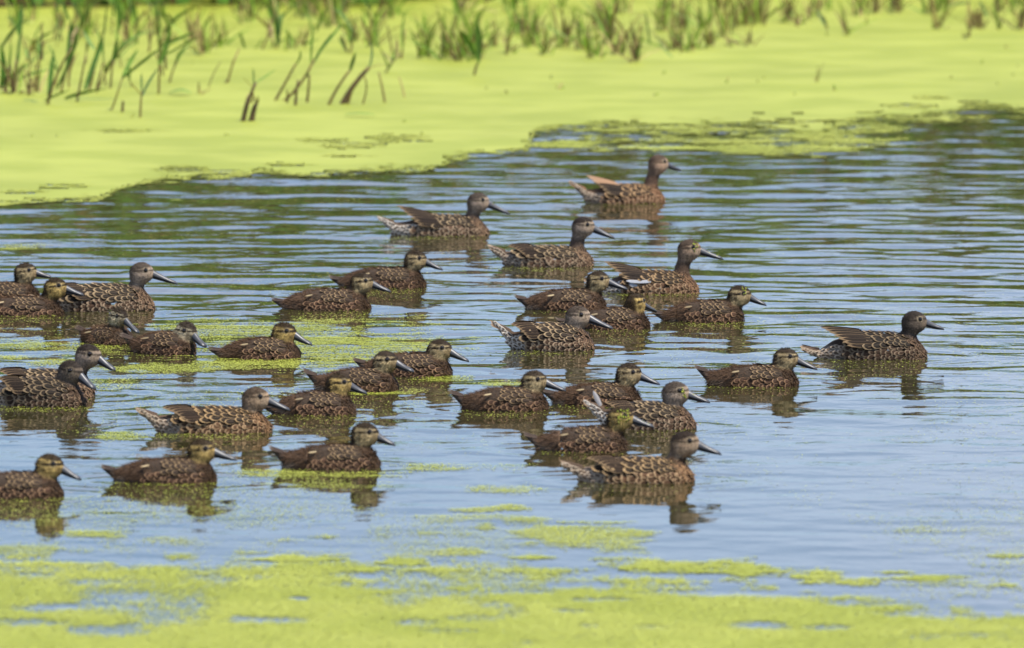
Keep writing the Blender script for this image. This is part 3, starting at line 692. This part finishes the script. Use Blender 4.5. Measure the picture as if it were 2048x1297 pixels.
# ------------------------------------------------------------------ water sheet
def axis(lo, hi, step, far_lo, far_hi):
    mid = np.arange(lo, hi + step / 2, step)
    def out(d):
        v, s, r = 0, step, []
        while v < d: s *= 1.6; v += s; r.append(v)
        return np.array(r)
    a = lo - out(far_lo)[::-1]; b = hi + out(far_hi); return np.concatenate([a, mid, b])
gx = axis(-2.6, 2.6, .024, 120, 120); gy = axis(17.6, 34.6, .0155, 60, 40)
XX, YY = np.meshgrid(gx, gy, indexing='ij')
covw = cover(XX, YY); fade = sstep(3.4, 2.5, np.abs(XX)) * sstep(16.5, 17.8, YY) * sstep(36, 34.5, YY)
ZZ = height(XX.copy(), YY, covw) * fade
wo = obj('water', mesh('water', np.stack([XX, YY, ZZ], -1).reshape(-1, 3), grid_faces(len(gx), len(gy)), M['water'])); wo['kind'] = 'structure'
def zsamp(X, Y):
    i = np.clip(np.searchsorted(gx, X) - 1, 0, len(gx) - 2); j = np.clip(np.searchsorted(gy, Y) - 1, 0, len(gy) - 2)
    fx = (X - gx[i]) / (gx[i + 1] - gx[i]); fy = (Y - gy[j]) / (gy[j + 1] - gy[j])
    return (ZZ[i, j] * (1 - fx) + ZZ[i + 1, j] * fx) * (1 - fy) + (ZZ[i, j + 1] * (1 - fx) + ZZ[i + 1, j + 1] * fx) * fy

# ------------------------------------------------------------------ duckweed: closed mat and loose fronds
mx_ = axis(-3.0, 3.0, .013, 60, 60); my_ = np.arange(26.0, 43.0, .05)
MX, MY = np.meshgrid(mx_, my_, indexing='ij'); mc = cover(MX, MY)
Fm = grid_faces(len(mx_), len(my_)); keep = mc.reshape(-1)[Fm].min(1) > .84
mz = zsamp(MX, MY) + .0016 + .0006 * fbm(MX * 30, MY * 30, 2)
mo = obj('duckweed_mat', mesh('duckweed_mat', np.stack([MX, MY, mz], -1).reshape(-1, 3), Fm[keep], M['weed'], attrs={'tone': fbm(MX * 3, MY * 1.2, 4).ravel()}))
mo['kind'] = 'stuff'; tag(mo, 'closed yellow green duckweed mat covering the far side of the pond', 'duckweed')

def fronds(n, xl, xh, yl, yh, size, k, fn=None, avoid=True):
    Y = rng.uniform(yl, yh, n); X = rng.uniform(-1, 1, n) * Y * .0565
    px, py = project(X, Y); vis = (px > -150) & (px < 2200) & (py < 1400); X, Y = X[vis], Y[vis]
    c = cover(X, Y) if fn is None else fn(X, Y)
    keep = rng.random(len(X)) < c * k; return X[keep], Y[keep], np.full(keep.sum(), size)
parts = [fronds(2500000, -2.3, 2.3, 20.0, 28.5, .0044, .95), fronds(640000, -1.3, 1.3, 17.9, 20.05, .0066, .97, lambda x, y: cover(x, y) ** 1.7),
         fronds(900000, -2.4, 2.4, 28.5, 34.5, .0105, .95, lambda x, y: (lambda c: c * (c < .97) * (c > .25))(cover(x, y))),
         fronds(260000, 0, 0, 28.5, 31.5, .0055, .8, lambda x, y: (lambda c: c * (c <= .25))(cover(x, y)))]
for d in INFO:       # flecks caught along the waterline and in front of each duck
    m = 60; tt = rng.uniform(-.62, .6, m) * (d['B'] + .03); off = -d['wy'] - np.abs(rng.normal(0, .15, m)) + .012
    xw = d['x0'] + tt + .03; yw = d['y0'] + off
    parts.append((xw, yw, np.full(m, .0040)))
FX = np.concatenate([p[0] for p in parts]); FY = np.concatenate([p[1] for p in parts]); FS = np.concatenate([p[2] for p in parts])
ins = np.zeros(len(FX), bool)
for d in INFO:       # nothing floats inside a duck
    ex = (FX - d['x0'] - (d['xr'] + d['xb']) / 2) / (d['B'] / 2 * .98); ey = (FY - d['y0']) / (d['wy'] * .93)
    ins |= np.abs(ex) ** 2.2 + np.abs(ey) ** 2.2 < 1
FX, FY, FS = FX[~ins], FY[~ins], FS[~ins]
n = len(FX); FS = FS * rng.uniform(.6, 1.25, n); an = rng.uniform(0, 6.283, n); asp = rng.uniform(.6, .95, n)
fz = zsamp(FX, FY) + .0008 + rng.uniform(0, .0012, n) + .0012 * (FY > 28)
cor = []
for k in range(4):
    a = k * math.pi / 2; lx_ = np.cos(a) * FS * .6; ly_ = np.sin(a) * FS * .6 * asp
    cor.append(np.stack([FX + lx_ * np.cos(an) - ly_ * np.sin(an), FY + lx_ * np.sin(an) + ly_ * np.cos(an), fz + rng.normal(0, .00012, n)], -1))
FVv = np.stack(cor, 1).reshape(-1, 3)
fo = obj('duckweed_fronds', mesh('duckweed_fronds', FVv, np.arange(n * 4).reshape(-1, 4), M['frond'], smooth=False, attrs={'tone': np.repeat(rng.random(n), 4)}))
fo['kind'] = 'stuff'; tag(fo, 'loose floating duckweed fronds scattered and massed between the ducks', 'duckweed')
print('fronds', n)

# weed stuck on heads and bills
bits = []
def stick(di, a0, a1, b0, b1, m, head=True):
    d = INFO[di]
    for _ in range(m):
        if head:
            P = d['C'] + (rng.uniform(a0, a1) * d['e'] + rng.uniform(b0, b1) * d['u']) * d['hs']; D = -d['r'] if (d['r'] @ np.array([0, 1., 0])) > 0 else d['r']
            D = D + d['u'] * rng.uniform(-.1, .6); D /= np.linalg.norm(D)
            ts = np.linspace(0, .05, 120); f = d['sdf'](P + ts[:, None] * D); P = P + D * (ts[np.argmax(f > 0)] + .0012)
        else:
            v = rng.uniform(a0, a1); P = d['bb'] + d['ax'] * d['Lb'] * v + d['uu'] * np.interp(v, [0, .3, .8, 1], [.009, .006, .004, .002]) * d['hs'] + d['rr'] * rng.uniform(-.006, .006)
        bits.append(d['toW'](P))
stick(3, .010, .022, -.004, .014, 20); stick(3, .2, .75, 0, 0, 22, False); stick(10, .014, .022, -.012, .004, 16); stick(10, .0, .3, 0, 0, 22, False)
stick(28, -.005, .022, -.012, .018, 60); stick(28, .0, .8, 0, 0, 50, False); stick(24, .006, .018, .0, .016, 14); stick(11, .1, .6, 0, 0, 10, False); stick(0, .75, 1.0, 0, 0, 10, False); stick(7, .7, 1, 0, 0, 6, False); stick(1, .2, .5, 0, 0, 5, False)
bits = np.array(bits); n = len(bits); Q = []
for P in bits:
    a = rng.normal(0, 1, 3); a /= np.linalg.norm(a); b = np.cross(a, rng.normal(0, 1, 3)); b /= np.linalg.norm(b); c = np.cross(a, b); r0 = .0024
    Q += [P + r0 * a, P + r0 * b, P - r0 * a, P - r0 * b, P + r0 * .5 * c]
Ft = sum([[(5 * i, 5 * i + 1, 5 * i + 4), (5 * i + 1, 5 * i + 2, 5 * i + 4), (5 * i + 2, 5 * i + 3, 5 * i + 4), (5 * i + 3, 5 * i, 5 * i + 4)] for i in range(n)], [])
so = obj('stuck_duckweed', mesh('stuck_duckweed', Q, Ft, M['frond'], smooth=False, attrs={'tone': np.repeat(rng.random(n), 5)})); so['kind'] = 'stuff'
tag(so, 'wet duckweed flecks clinging to the heads and bills of several ducks', 'duckweed')

# ------------------------------------------------------------------ marsh plants
G1, G2, G3 = np.array([.070, .155, .018]), np.array([.115, .205, .024]), np.array([.06, .135, .05])
BR1, BR2, TAN = np.array([.15, .095, .03]), np.array([.095, .06, .022]), np.array([.36, .26, .11])
def strip(pts, w, fold=.25, twist=0.0):
    pts = np.asarray(pts, float); n = len(pts); V = []; F = []
    tv = np.linspace(0, 1, n); wd = np.interp(tv, [0, .15, .6, .9, 1], [.5, .85, 1, .45, .03]) * w
    for i, p in enumerate(pts):
        d = pts[min(i + 1, n - 1)] - pts[max(i - 1, 0)]; d /= np.linalg.norm(d) + 1e-9
        a = np.array([math.cos(twist), math.sin(twist), 0]); sd_ = a - (a @ d) * d; sd_ /= np.linalg.norm(sd_) + 1e-9; nn = np.cross(d, sd_)
        V += [p - sd_ * wd[i] / 2, p + nn * wd[i] * fold, p + sd_ * wd[i] / 2]
    for i in range(n - 1):
        b = i * 3; F += [(b, b + 1, b + 4, b + 3), (b + 1, b + 2, b + 5, b + 4)]
    return V, F
def tube(pts, r0, r1, k=6):
    pts = np.asarray(pts, float); n = len(pts); V = []; F = []
    for i, p in enumerate(pts):
        r = r0 + (r1 - r0) * i / (n - 1); d = pts[min(i + 1, n - 1)] - pts[max(i - 1, 0)]; d /= np.linalg.norm(d) + 1e-9
        a = np.cross(d, [0, 1, .01]); a /= np.linalg.norm(a); b = np.cross(d, a)
        V += [p + (a * math.cos(t) + b * math.sin(t)) * r for t in np.linspace(0, 2 * math.pi, k, endpoint=False)]
    for i in range(n - 1):
        for j in range(k): F.append((i * k + j, i * k + (j + 1) % k, (i + 1) * k + (j + 1) % k, (i + 1) * k + j))
    F.append(tuple(range((n - 1) * k, n * k))); return V, F
def bez(p0, p1, p2, n=7):
    t = np.linspace(0, 1, n)[:, None]; return (1 - t) ** 2 * np.asarray(p0) + 2 * t * (1 - t) * np.asarray(p1) + t * t * np.asarray(p2)
def plant(base, stems, leaves, label, group=None, cat='reed', name='reed_plant'):
    """stems / leaves: polylines measured in photo pixels above the plant's own foot, standing at the foot's distance"""
    X0, Y0 = [float(v) for v in ground(*base)]; s = float(depth_scale(Y0))
    root = obj(name, None); root.location = (X0, Y0, 0); tag(root, label, cat, group)
    loc = lambda p, yo: np.array([(p[0] - base[0]) / s, yo, (base[1] - p[1]) / s])
    for (pts, w, c) in stems:
        yo = rng.uniform(-.03, .03); P = [loc(p, yo + rng.uniform(-.01, .01)) for p in pts]
        if P[0][2] < .01: P[0][2] = -.03
        if len(P) == 2: P = [P[0], (P[0] + P[1]) / 2 + np.array([.004, 0, 0]), P[1]]
        C_ = bez(P[0], P[1] * 1.0, P[-1], 6); V, F = tube(C_, w / s / 2, w / s / 2 * .6)
        tv = np.repeat(np.linspace(0, 1, 6), 6)[:, None]; pg = np.asarray(c) * (1 - tv * .0) * rng.uniform(.85, 1.15)
        obj('stem', mesh('reed_stem', V, F, M['plant'], pig=np.broadcast_to(pg, (len(V), 3))), root)
    for (pts, w, c) in leaves:
        yo = rng.uniform(-.05, .05); P = [loc(p, yo * i / (len(pts) - 1)) for i, p in enumerate(pts)]
        for q in P: q[2] = max(q[2], .012)
        if len(P) == 2: P = [P[0], (P[0] + P[1]) / 2 + np.array([0, 0, .012]), P[1]]
        V, F = strip(bez(P[0], P[1], P[-1], 8), w / s * .72, .3, rng.uniform(-.5, .5))
        obj('leaf', mesh('reed_leaf', V, F, M['plant'], pig=np.tile(np.asarray(c) * rng.uniform(.85, 1.15), (len(V), 1))), root)
    return root
GRP = 'green reed shoots in the duckweed mat'; LBL = 'green reed shoot with narrow blades standing in the duckweed mat'
plant((222, 222), [([(216, 222), (245, 155)], 4, BR1)], [([(245, 158), (255, 130), (277, 98)], 12, G2), ([(243, 158), (290, 120), (322, 95)], 10, G1), ([(322, 95), (355, 78), (390, 66)], 9, G2)], 'reed forking into two broad green blades, one reaching far sideways')
plant((495, 244), [([(484, 244), (492, 205), (512, 165)], 9, BR2), ([(480, 243), (488, 215), (497, 190)], 6, TAN), ([(503, 205), (510, 195), (505, 180)], 4, BR1)], [([(508, 168), (528, 156), (552, 140)], 7, G2), ([(507, 170), (508, 150), (506, 135)], 5, G1), ([(509, 178), (496, 165), (486, 152)], 3, TAN)], 'broken brown reed stump with one green blade, standing apart near open water')
plant((504, 243), [([(500, 243), (506, 222), (512, 208)], 14, BR2), ([(511, 210), (514, 200), (500, 188)], 3, BR1)], [([(512, 214), (518, 200), (516, 190)], 6, BR1)], 'short rotten brown reed stub beside the broken stump with a green blade', cat='reed', name='reed_stub')
plant((655, 210), [([(650, 208), (668, 180), (700, 140)], 7, BR1), ([(676, 209), (695, 180), (738, 136)], 13, BR2), ([(690, 208), (702, 185), (712, 160)], 6, BR1), ([(718, 205), (742, 175), (728, 152)], 4, BR1)], [([(700, 142), (706, 122), (712, 104)], 10, G1), ([(725, 142), (745, 132), (772, 128)], 6, TAN), ([(738, 136), (748, 110), (742, 82)], 6, G3)], 'bent cluster of thick brown reed stems leaning together on the mat')
plant((543, 203), [([(540, 202), (580, 150), (592, 128)], 6, BR1), ([(545, 200), (600, 185), (628, 120)], 7, BR1)], [([(592, 130), (605, 112), (600, 100)], 7, G2), ([(625, 130), (640, 100), (665, 66)], 9, G1), ([(622, 128), (622, 90), (628, 45)], 7, G2), ([(635, 108), (660, 80), (690, 40)], 8, G1)], 'long leaning reed with several green blades rising from crossed stems')
plant((592, 212), [([(590, 212), (592, 180), (597, 160)], 7, BR2), ([(614, 205), (618, 175), (619, 150)], 6, BR1), ([(574, 206), (576, 192), (574, 180)], 5, BR2)], [([(619, 158), (616, 152), (612, 145)], 8, G3)], 'pair of upright cut brown stalks under the long leaning reed')
shoots = [
 ((95, 210), [([(92, 210), (105, 150), (145, 95)], 6, BR1)], [([(98, 200), (100, 150), (108, 100)], 14, G1), ([(112, 180), (130, 150), (165, 60)], 9, G1), ([(88, 204), (110, 190), (142, 178)], 9, G1), ([(46, 202), (62, 200), (78, 203)], 8, G3)]),
 ((148, 205), [([(150, 208), (160, 170), (172, 110)], 5, BR2)], [([(130, 202), (160, 185), (218, 178)], 12, G1), ([(170, 180), (185, 130), (208, 80)], 14, G1), ([(190, 100), (175, 80), (166, 58)], 12, G2), ([(150, 200), (200, 202), (240, 206)], 5, G3)]),
 ((244, 226), [([(243, 226), (245, 214), (246, 203)], 7, BR2)], []),
 ((280, 236), [([(280, 236), (281, 205), (284, 180)], 5, BR1)], [([(283, 195), (295, 165), (318, 135)], 7, G3), ([(283, 190), (270, 175), (262, 162)], 4, TAN), ([(284, 182), (282, 160), (284, 145)], 6, G3)]),
 ((316, 190), [([(316, 190), (320, 120), (318, 90)], 5, BR1)], [([(318, 130), (335, 95), (342, 55)], 16, G2), ([(342, 60), (330, 35), (322, 12)], 10, G2), ([(318, 110), (320, 70), (318, 30)], 5, G1), ([(330, 110), (370, 90), (400, 72)], 7, G1)]),
 ((6, 186), [([(8, 186), (14, 160), (22, 130)], 8, BR2)], [([(2, 180), (12, 140), (2, 85)], 18, G1), ([(4, 95), (25, 55), (55, 38)], 10, G1), ([(12, 160), (22, 130), (22, 80)], 8, G2), ([(0, 180), (8, 165), (24, 150)], 8, G1)]),
 ((219, 178), [([(219, 178), (224, 140), (226, 120)], 5, BR2)], [([(224, 130), (232, 100), (236, 75)], 14, G1), ([(238, 60), (240, 20), (232, -20)], 14, G2), ([(238, 70), (232, 40), (238, 20)], 4, BR1)]),
 ((30, 190), [([(22, 190), (30, 150), (34, 120)], 8, BR1), ([(34, 186), (44, 170), (46, 190)], 4, BR2)], [([(34, 130), (38, 90), (42, 50)], 8, G1), ([(36, 70), (40, 40), (44, 0)], 9, G1)]),
 ((58, 192), [([(58, 192), (60, 140), (58, 105)], 4, BR1)], [([(58, 118), (54, 105), (50, 98)], 10, G2), ([(60, 105), (68, 92), (78, 80)], 5, TAN)]),
 ((84, 186), [([(84, 120), (86, 80), (84, 45)], 4, BR1)], [([(86, 120), (84, 90), (82, 60)], 6, G3)]),
 ((118, 186), [([(118, 186), (130, 150), (138, 120)], 5, BR1)], [([(134, 130), (138, 90), (142, 35)], 12, G1), ([(136, 120), (155, 70), (168, 30)], 7, G1), ([(138, 40), (130, 20), (120, -10)], 9, G2)]),
 ((178, 180), [([(176, 182), (182, 160), (190, 140)], 6, BR1), ([(190, 180), (196, 165), (202, 142)], 6, BR2)], [([(204, 90), (212, 40), (216, 5)], 5, G3), ([(180, 175), (190, 120), (205, 70)], 12, G1)]),
 ((330, 140), [([(331, 142), (332, 110), (330, 85)], 6, BR2)], [([(330, 100), (342, 65), (338, 48)], 12, G2), ([(338, 50), (326, 30), (320, 0)], 9, G1)]),
 ((270, 50), [], [([(272, 60), (262, 20), (256, -20)], 13, G2), ([(268, 40), (258, 10), (268, -30)], 8, G1)]),
 ((456, 166), [([(452, 164), (460, 140), (472, 112)], 5, BR1), ([(446, 165), (452, 162), (456, 160)], 7, BR2)], [([(470, 118), (476, 104), (480, 95)], 5, TAN)]),
 ((770, 207), [([(772, 207), (766, 175), (757, 146)], 5, BR1)], []), ((812, 196), [([(812, 196), (806, 175), (798, 155)], 4, TAN)], []),
 ((945, 152), [([(945, 152), (950, 138), (956, 125)], 6, BR2)], [([(956, 128), (964, 90), (958, 50)], 12, G2), ([(954, 120), (952, 70), (958, 20)], 9, G1), ([(950, 110), (930, 70), (922, 60)], 16, G1)]),
 ((782, 145), [], [([(778, 148), (786, 120), (792, 95)], 8, G2), ([(776, 150), (774, 120), (756, 85)], 6, G1)]),
 ((697, 105), [([(700, 106), (690, 90), (684, 70)], 6, BR2)], [([(704, 104), (700, 70), (706, 60)], 9, G2), ([(690, 100), (684, 85), (678, 74)], 9, G1)]),
 ((488, 104), [], [([(490, 104), (484, 80), (480, 62)], 9, G1), ([(508, 120), (515, 95), (530, 70)], 5, G2)]),
 ((560, 100), [], [([(556, 98), (560, 70), (555, 20)], 7, G3), ([(540, 102), (560, 85), (585, 70)], 4, G2)]),
 ((640, 70), [], [([(632, 66), (640, 40), (655, 10)], 9, G1), ([(625, 70), (618, 40), (612, 0)], 6, G2)]),
 ((1345, 122), [], [([(1345, 122), (1328, 100), (1312, 76)], 7, G2), ([(1300, 90), (1296, 60), (1290, 20)], 6, G1)]),
 ((1655, 66), [], [([(1650, 50), (1640, 30), (1632, 20)], 8, G3), ([(1655, 62), (1650, 45), (1646, 30)], 7, BR1)]),
 ((1925, 60), [], [([(1900, 12), (1920, 8), (1945, 4)], 12, G3), ([(1975, 34), (1966, 15), (1958, 0)], 8, G1), ([(1880, 40), (1890, 20), (1900, 5)], 6, G2)]),
 ((800, 120), [([(800, 122), (806, 90), (810, 60)], 5, BR1)], [([(806, 100), (800, 60), (812, 20)], 7, G2)])]
for b, st, lv in shoots: plant(b, st, lv, LBL, GRP)

for i in range(44):          # more shoots through the left reed stand
    x = rng.uniform(-20, 430) if i < 34 else rng.uniform(440, 800); y = rng.uniform(70, 188) if i < 34 else rng.uniform(60, 150)
    hgt = rng.uniform(45, 120); ln = rng.normal(10, 22); dead = rng.random() < .35
    top_ = (x + ln, y - hgt * .62); st = [([(x, y), (x + ln * .4, y - hgt * .35), top_], rng.uniform(2.5, 4.5), BR1 if rng.random() < .6 else BR2)]
    lv = []
    for k in range(0 if dead and rng.random() < .5 else rng.integers(1, 4)):
        f = rng.uniform(.2, 1); p = (x + ln * f, y - hgt * .62 * f); dx = rng.normal(8, 26); up = rng.uniform(20, 62)
        lv.append(([p, (p[0] + dx * .3, p[1] - up * .7), (p[0] + dx, p[1] - up)], rng.uniform(4, 10), (TAN * .8 if dead else (G1 if rng.random() < .5 else G2))))
    if dead: plant((x, y), st, lv, 'withered brown reed stalk among the green shoots of the duckweed mat', 'withered reed stalks in the mat')
    else: plant((x, y), st, lv, LBL, GRP)

def tuft(base, wpx, hpx, n, brown, name='grass_tuft'):
    X0, Y0 = [float(v) for v in ground(*base)]; s = float(depth_scale(Y0)); V, F, Cc = [], [], []
    for _ in range(n):
        kk = 1 if n > 8 else .3; r = kk * np.clip(rng.normal(0, .2), -.36, .36) * min(wpx, 2.2 * n + 4) / s; ry = kk * rng.normal(0, .06); hgt = hpx / s * rng.uniform(.3, 1.35); ln = rng.normal(0, .30) * hgt
        if rng.random() < .25: ln *= 2.2; hgt *= .6
        p0 = np.array([r, ry, -.01]); p2 = p0 + np.array([ln, rng.normal(0, .2) * hgt, hgt]); p1 = (p0 + p2) / 2 + np.array([-ln * .25, 0, hgt * .12])
        br = rng.random() < brown; v, f = strip(bez(p0, p1, p2, 5), rng.uniform(.0035, .009) * (.8 if br else 1.15), .2, rng.uniform(-1, 1))
        F += [tuple(i + len(V) for i in q) for q in f]; V += v
        c = (BR1 if rng.random() < .55 else (BR2 if rng.random() < .65 else TAN)) if br else (G2 if rng.random() < .6 else G1) * np.array([1.5, 1.25, .9])
        Cc += [c * rng.uniform(.9, 1.5)] * len(v)
    R0 = .4 * min(wpx, 2.2 * n + 4) / s + .008; b0 = len(V)          # tussock of roots and litter the blades grow from
    if n < 9: R0 *= .5
    for rr_, zz_ in ((1, -.012), (.8, .004), (.3, .010)):
        V += [np.array([math.cos(a) * R0 * rr_ * rng.uniform(.8, 1.15), math.sin(a) * .14 * rr_ * (1 if n > 8 else .3) * rng.uniform(.8, 1.15), zz_]) for a in np.linspace(0, 2 * math.pi, 9, endpoint=False)]
    F += [(b0 + 9 * k + i, b0 + 9 * k + (i + 1) % 9, b0 + 9 * k + 9 + (i + 1) % 9, b0 + 9 * k + 9 + i) for k in (0, 1) for i in range(9)] + [tuple(b0 + 18 + i for i in range(9))]
    Cc += [np.array([.25, .28, .042]) * rng.uniform(.8, 1.1) for _ in range(27)]
    o = obj(name, mesh('grass_tuft', V, F, M['plant'], pig=np.array(Cc))); o.location = (X0, Y0, 0)
    if n < 9: tag(o, 'tiny brown plant stub poking through the open duckweed mat', 'plant stub', 'plant stubs in the duckweed mat')
    elif base[1] < 34: tag(o, 'marsh grass tuft at the back of the mat towards the bank reeds', 'grass tuft', 'back row grass tufts')
    elif brown > .67: tag(o, 'mostly dead brown marsh grass tuft growing out of the duckweed mat', 'grass tuft', 'brown grass tufts in the mat')
    else: tag(o, 'mixed green and olive marsh grass tuft growing out of the duckweed mat', 'grass tuft', 'green grass tufts in the mat')
    return o
tufts = [(405, 110, 34, 80, 26, .7), (385, 85, 30, 70, 18, .6), (70, 190, 40, 60, 16, .9), (28, 188, 30, 70, 14, .8), (440, 95, 40, 60, 14, .5), (580, 100, 26, 40, 10, .6), (600, 95, 30, 50, 12, .5),
 (745, 95, 34, 70, 20, .7), (705, 85, 30, 60, 14, .7), (850, 118, 40, 80, 22, .6), (890, 118, 34, 90, 26, .6), (925, 122, 44, 90, 40, .62), (955, 118, 26, 80, 22, .5), (985, 95, 30, 60, 10, .6),
 (1018, 108, 20, 60, 14, .75), (1060, 95, 40, 80, 26, .55), (1090, 110, 30, 70, 18, .7), (1125, 95, 40, 80, 28, .5), (1165, 100, 40, 80, 26, .55), (1190, 115, 34, 70, 20, .55), (1235, 110, 34, 70, 24, .75), (1268, 124, 22, 80, 26, .9), (1215, 90, 30, 80, 20, .5),
 (1350, 100, 44, 60, 24, .6), (1385, 103, 40, 60, 24, .6), (1418, 96, 26, 50, 18, .7), (1330, 62, 50, 70, 24, .6), (1365, 58, 40, 70, 22, .6), (1410, 58, 36, 60, 20, .5), (1462, 92, 14, 34, 9, .8), (1497, 92, 26, 44, 16, .75), (1480, 55, 40, 80, 24, .7), (1515, 50, 40, 80, 24, .7),
 (1575, 45, 40, 70, 24, .75), (1600, 52, 26, 50, 18, .8), (1625, 38, 30, 50, 14, .7), (1692, 70, 12, 60, 9, .6), (1720, 32, 40, 60, 22, .75), (1750, 28, 40, 60, 20, .7), (1735, 50, 16, 24, 8, .8), (1790, 28, 30, 50, 10, .7),
 (1880, 58, 36, 60, 16, .7), (1935, 78, 12, 34, 9, .8), (1945, 58, 22, 66, 22, .9), (1965, 58, 18, 40, 10, .8), (2000, 60, 16, 50, 8, .7), (2042, 60, 24, 90, 20, .7), (330, 92, 30, 60, 12, .6), (260, 92, 40, 70, 16, .7), (180, 70, 60, 50, 16, .7), (120, 60, 60, 60, 14, .6), (60, 45, 60, 50, 14, .7),
 (1655, 72, 10, 20, 5, .8), (1455, 165, 8, 12, 4, .6), (1635, 165, 10, 36, 5, .9), (1670, 182, 10, 14, 5, .8), (1590, 190, 8, 10, 4, .8), (1015, 188, 16, 12, 6, .7), (1115, 178, 8, 18, 4, .3), (808, 246, 6, 10, 4, .9), (1310, 192, 12, 10, 5, .9), (2027, 152, 12, 8, 4, .9), (397, 190, 14, 28, 8, .9), (65, 274, 6, 12, 3, .8), (115, 274, 6, 10, 3, .8)]
for x, y, w_, h__, n_, b_ in tufts: tuft((x, y), w_, h__, int(n_ * 1.25) if n_ > 8 else n_, b_)
for i in range(150):
    x = rng.uniform(-60, 2110)
    ym = np.interp(x, [0, 330, 420, 640, 700, 1000, 1300, 1420, 1560, 1700, 1850, 2048], [60, 75, 60, 50, 80, 92, 92, 80, 45, 30, 30, 50])
    y = -75 + (ym + 75) * rng.random() ** .8
    if rng.random() < .22 and y > 0: continue
    tuft((x, y), rng.uniform(36, 70), rng.uniform(45, 95), int(rng.uniform(13, 28)), rng.uniform(.3, .65))
for i in range(26):
    x = rng.uniform(-20, 2070); y = rng.uniform(130, float(far_edge(np.array(x))) - 18) if rng.random() < .5 else rng.uniform(95, 180)
    tuft((x, y), rng.uniform(5, 12), rng.uniform(5, 14), int(rng.integers(3, 6)), .6)
# two floating leaves lying on the mat
for (x, y, w_), lab in (((362, 193, 44), 'broad dark green leaf lying flat on the duckweed beside the reeds'), ((722, 236, 64), 'thin green leaf afloat on the mat below the bent brown stems')):
    X0, Y0 = [float(v) for v in ground(x, y)]; s = float(depth_scale(Y0)); L = w_ / s
    V, F = strip(bez((-L / 2, 0, .010), (0, .03, .03 if w_ < 50 else .018), (L / 2, -.02, .010), 9), .05 if w_ < 50 else .03, .12, 1.5)
    o = obj('floating_leaf', mesh('floating_leaf', V, F, M['plant'], pig=np.tile(G2, (len(V), 1)))); o.location = (X0, Y0, 0); tag(o, lab, 'leaf')

# ------------------------------------------------------------------ far bank and its reed thicket
bx_ = np.linspace(-60, 60, 121); by_ = np.array([41.0, 41.6, 42.2, 43, 44.5, 47, 52, 60, 80, 140, 400, 1200])
BX, BY = np.meshgrid(bx_, by_, indexing='ij'); bshift = lambda x: -1.55 * sstep(.3, -.7, x); bz = np.interp(BY, [41, 41.6, 43, 47, 60, 1200], [-.12, .02, .15, .3, .5, .6]) + .15 * (fbm(BX * .8, BY * .5, 3) - .5)
bo_ = obj('bank', mesh('bank', np.stack([BX, BY + bshift(BX) * (BY < 70), bz], -1).reshape(-1, 3), grid_faces(*BX.shape), M['soil'])); bo_['kind'] = 'structure'
nb = 24000; V, Cc = [], []
Xb = rng.uniform(-13, 13, nb); Yb = 41.3 + rng.gamma(1.6, 1.3, nb); clump = fbm(Xb * 1.3, Yb * .8, 3)
hb_ = (rng.uniform(.45, 1.0, nb)) * np.interp(Yb, [41.3, 42.5, 45, 50], [.35, 1.15, 2.0, 2.4]) * (.45 + 1.1 * clump)
Yb = Yb + bshift(Xb)
for k in range(4):
    f = k / 3; ln = rng.normal(0, .16, nb) * hb_ if k == 0 else ln; ly = rng.normal(0, .14, nb) * hb_ if k == 0 else ly
    w_ = np.interp(f, [0, .4, 1], [.022, .03, .002]) * rng.uniform(.7, 1.5, nb); cx = Xb + ln * f * f * 1.6; cyy = Yb + ly * f * f; cz = .02 + hb_ * (f - .12 * f * f)
    ang = rng.uniform(-.9, .9, nb) if k == 0 else ang
    V.append(np.stack([np.stack([cx - w_ * np.cos(ang), cyy - w_ * np.sin(ang), cz], -1), np.stack([cx + w_ * np.cos(ang), cyy + w_ * np.sin(ang), cz], -1)], 1))
V = np.stack(V, 1).reshape(-1, 3); b8 = (np.arange(nb) * 8)[:, None]
Fb = np.concatenate([b8 + np.array([2 * k, 2 * k + 1, 2 * k + 3, 2 * k + 2]) for k in range(3)])
pal = np.array([G1 * 1.3, G2 * 1.3, np.array([.17, .19, .02]), BR1 * 1.4, np.array([.15, .19, .03]), BR1]); cc = pal[rng.choice(6, nb, p=[.26, .2, .16, .14, .14, .10])] * rng.uniform(.7, 1.2, (nb, 1))
th = obj('bank_reeds', mesh('bank_reeds', V, Fb, M['plant'], smooth=False, pig=np.repeat(cc, 8, 0))); th['kind'] = 'stuff'
tag(th, 'dense green and brown reed thicket lining the far bank of the pond', 'reeds')
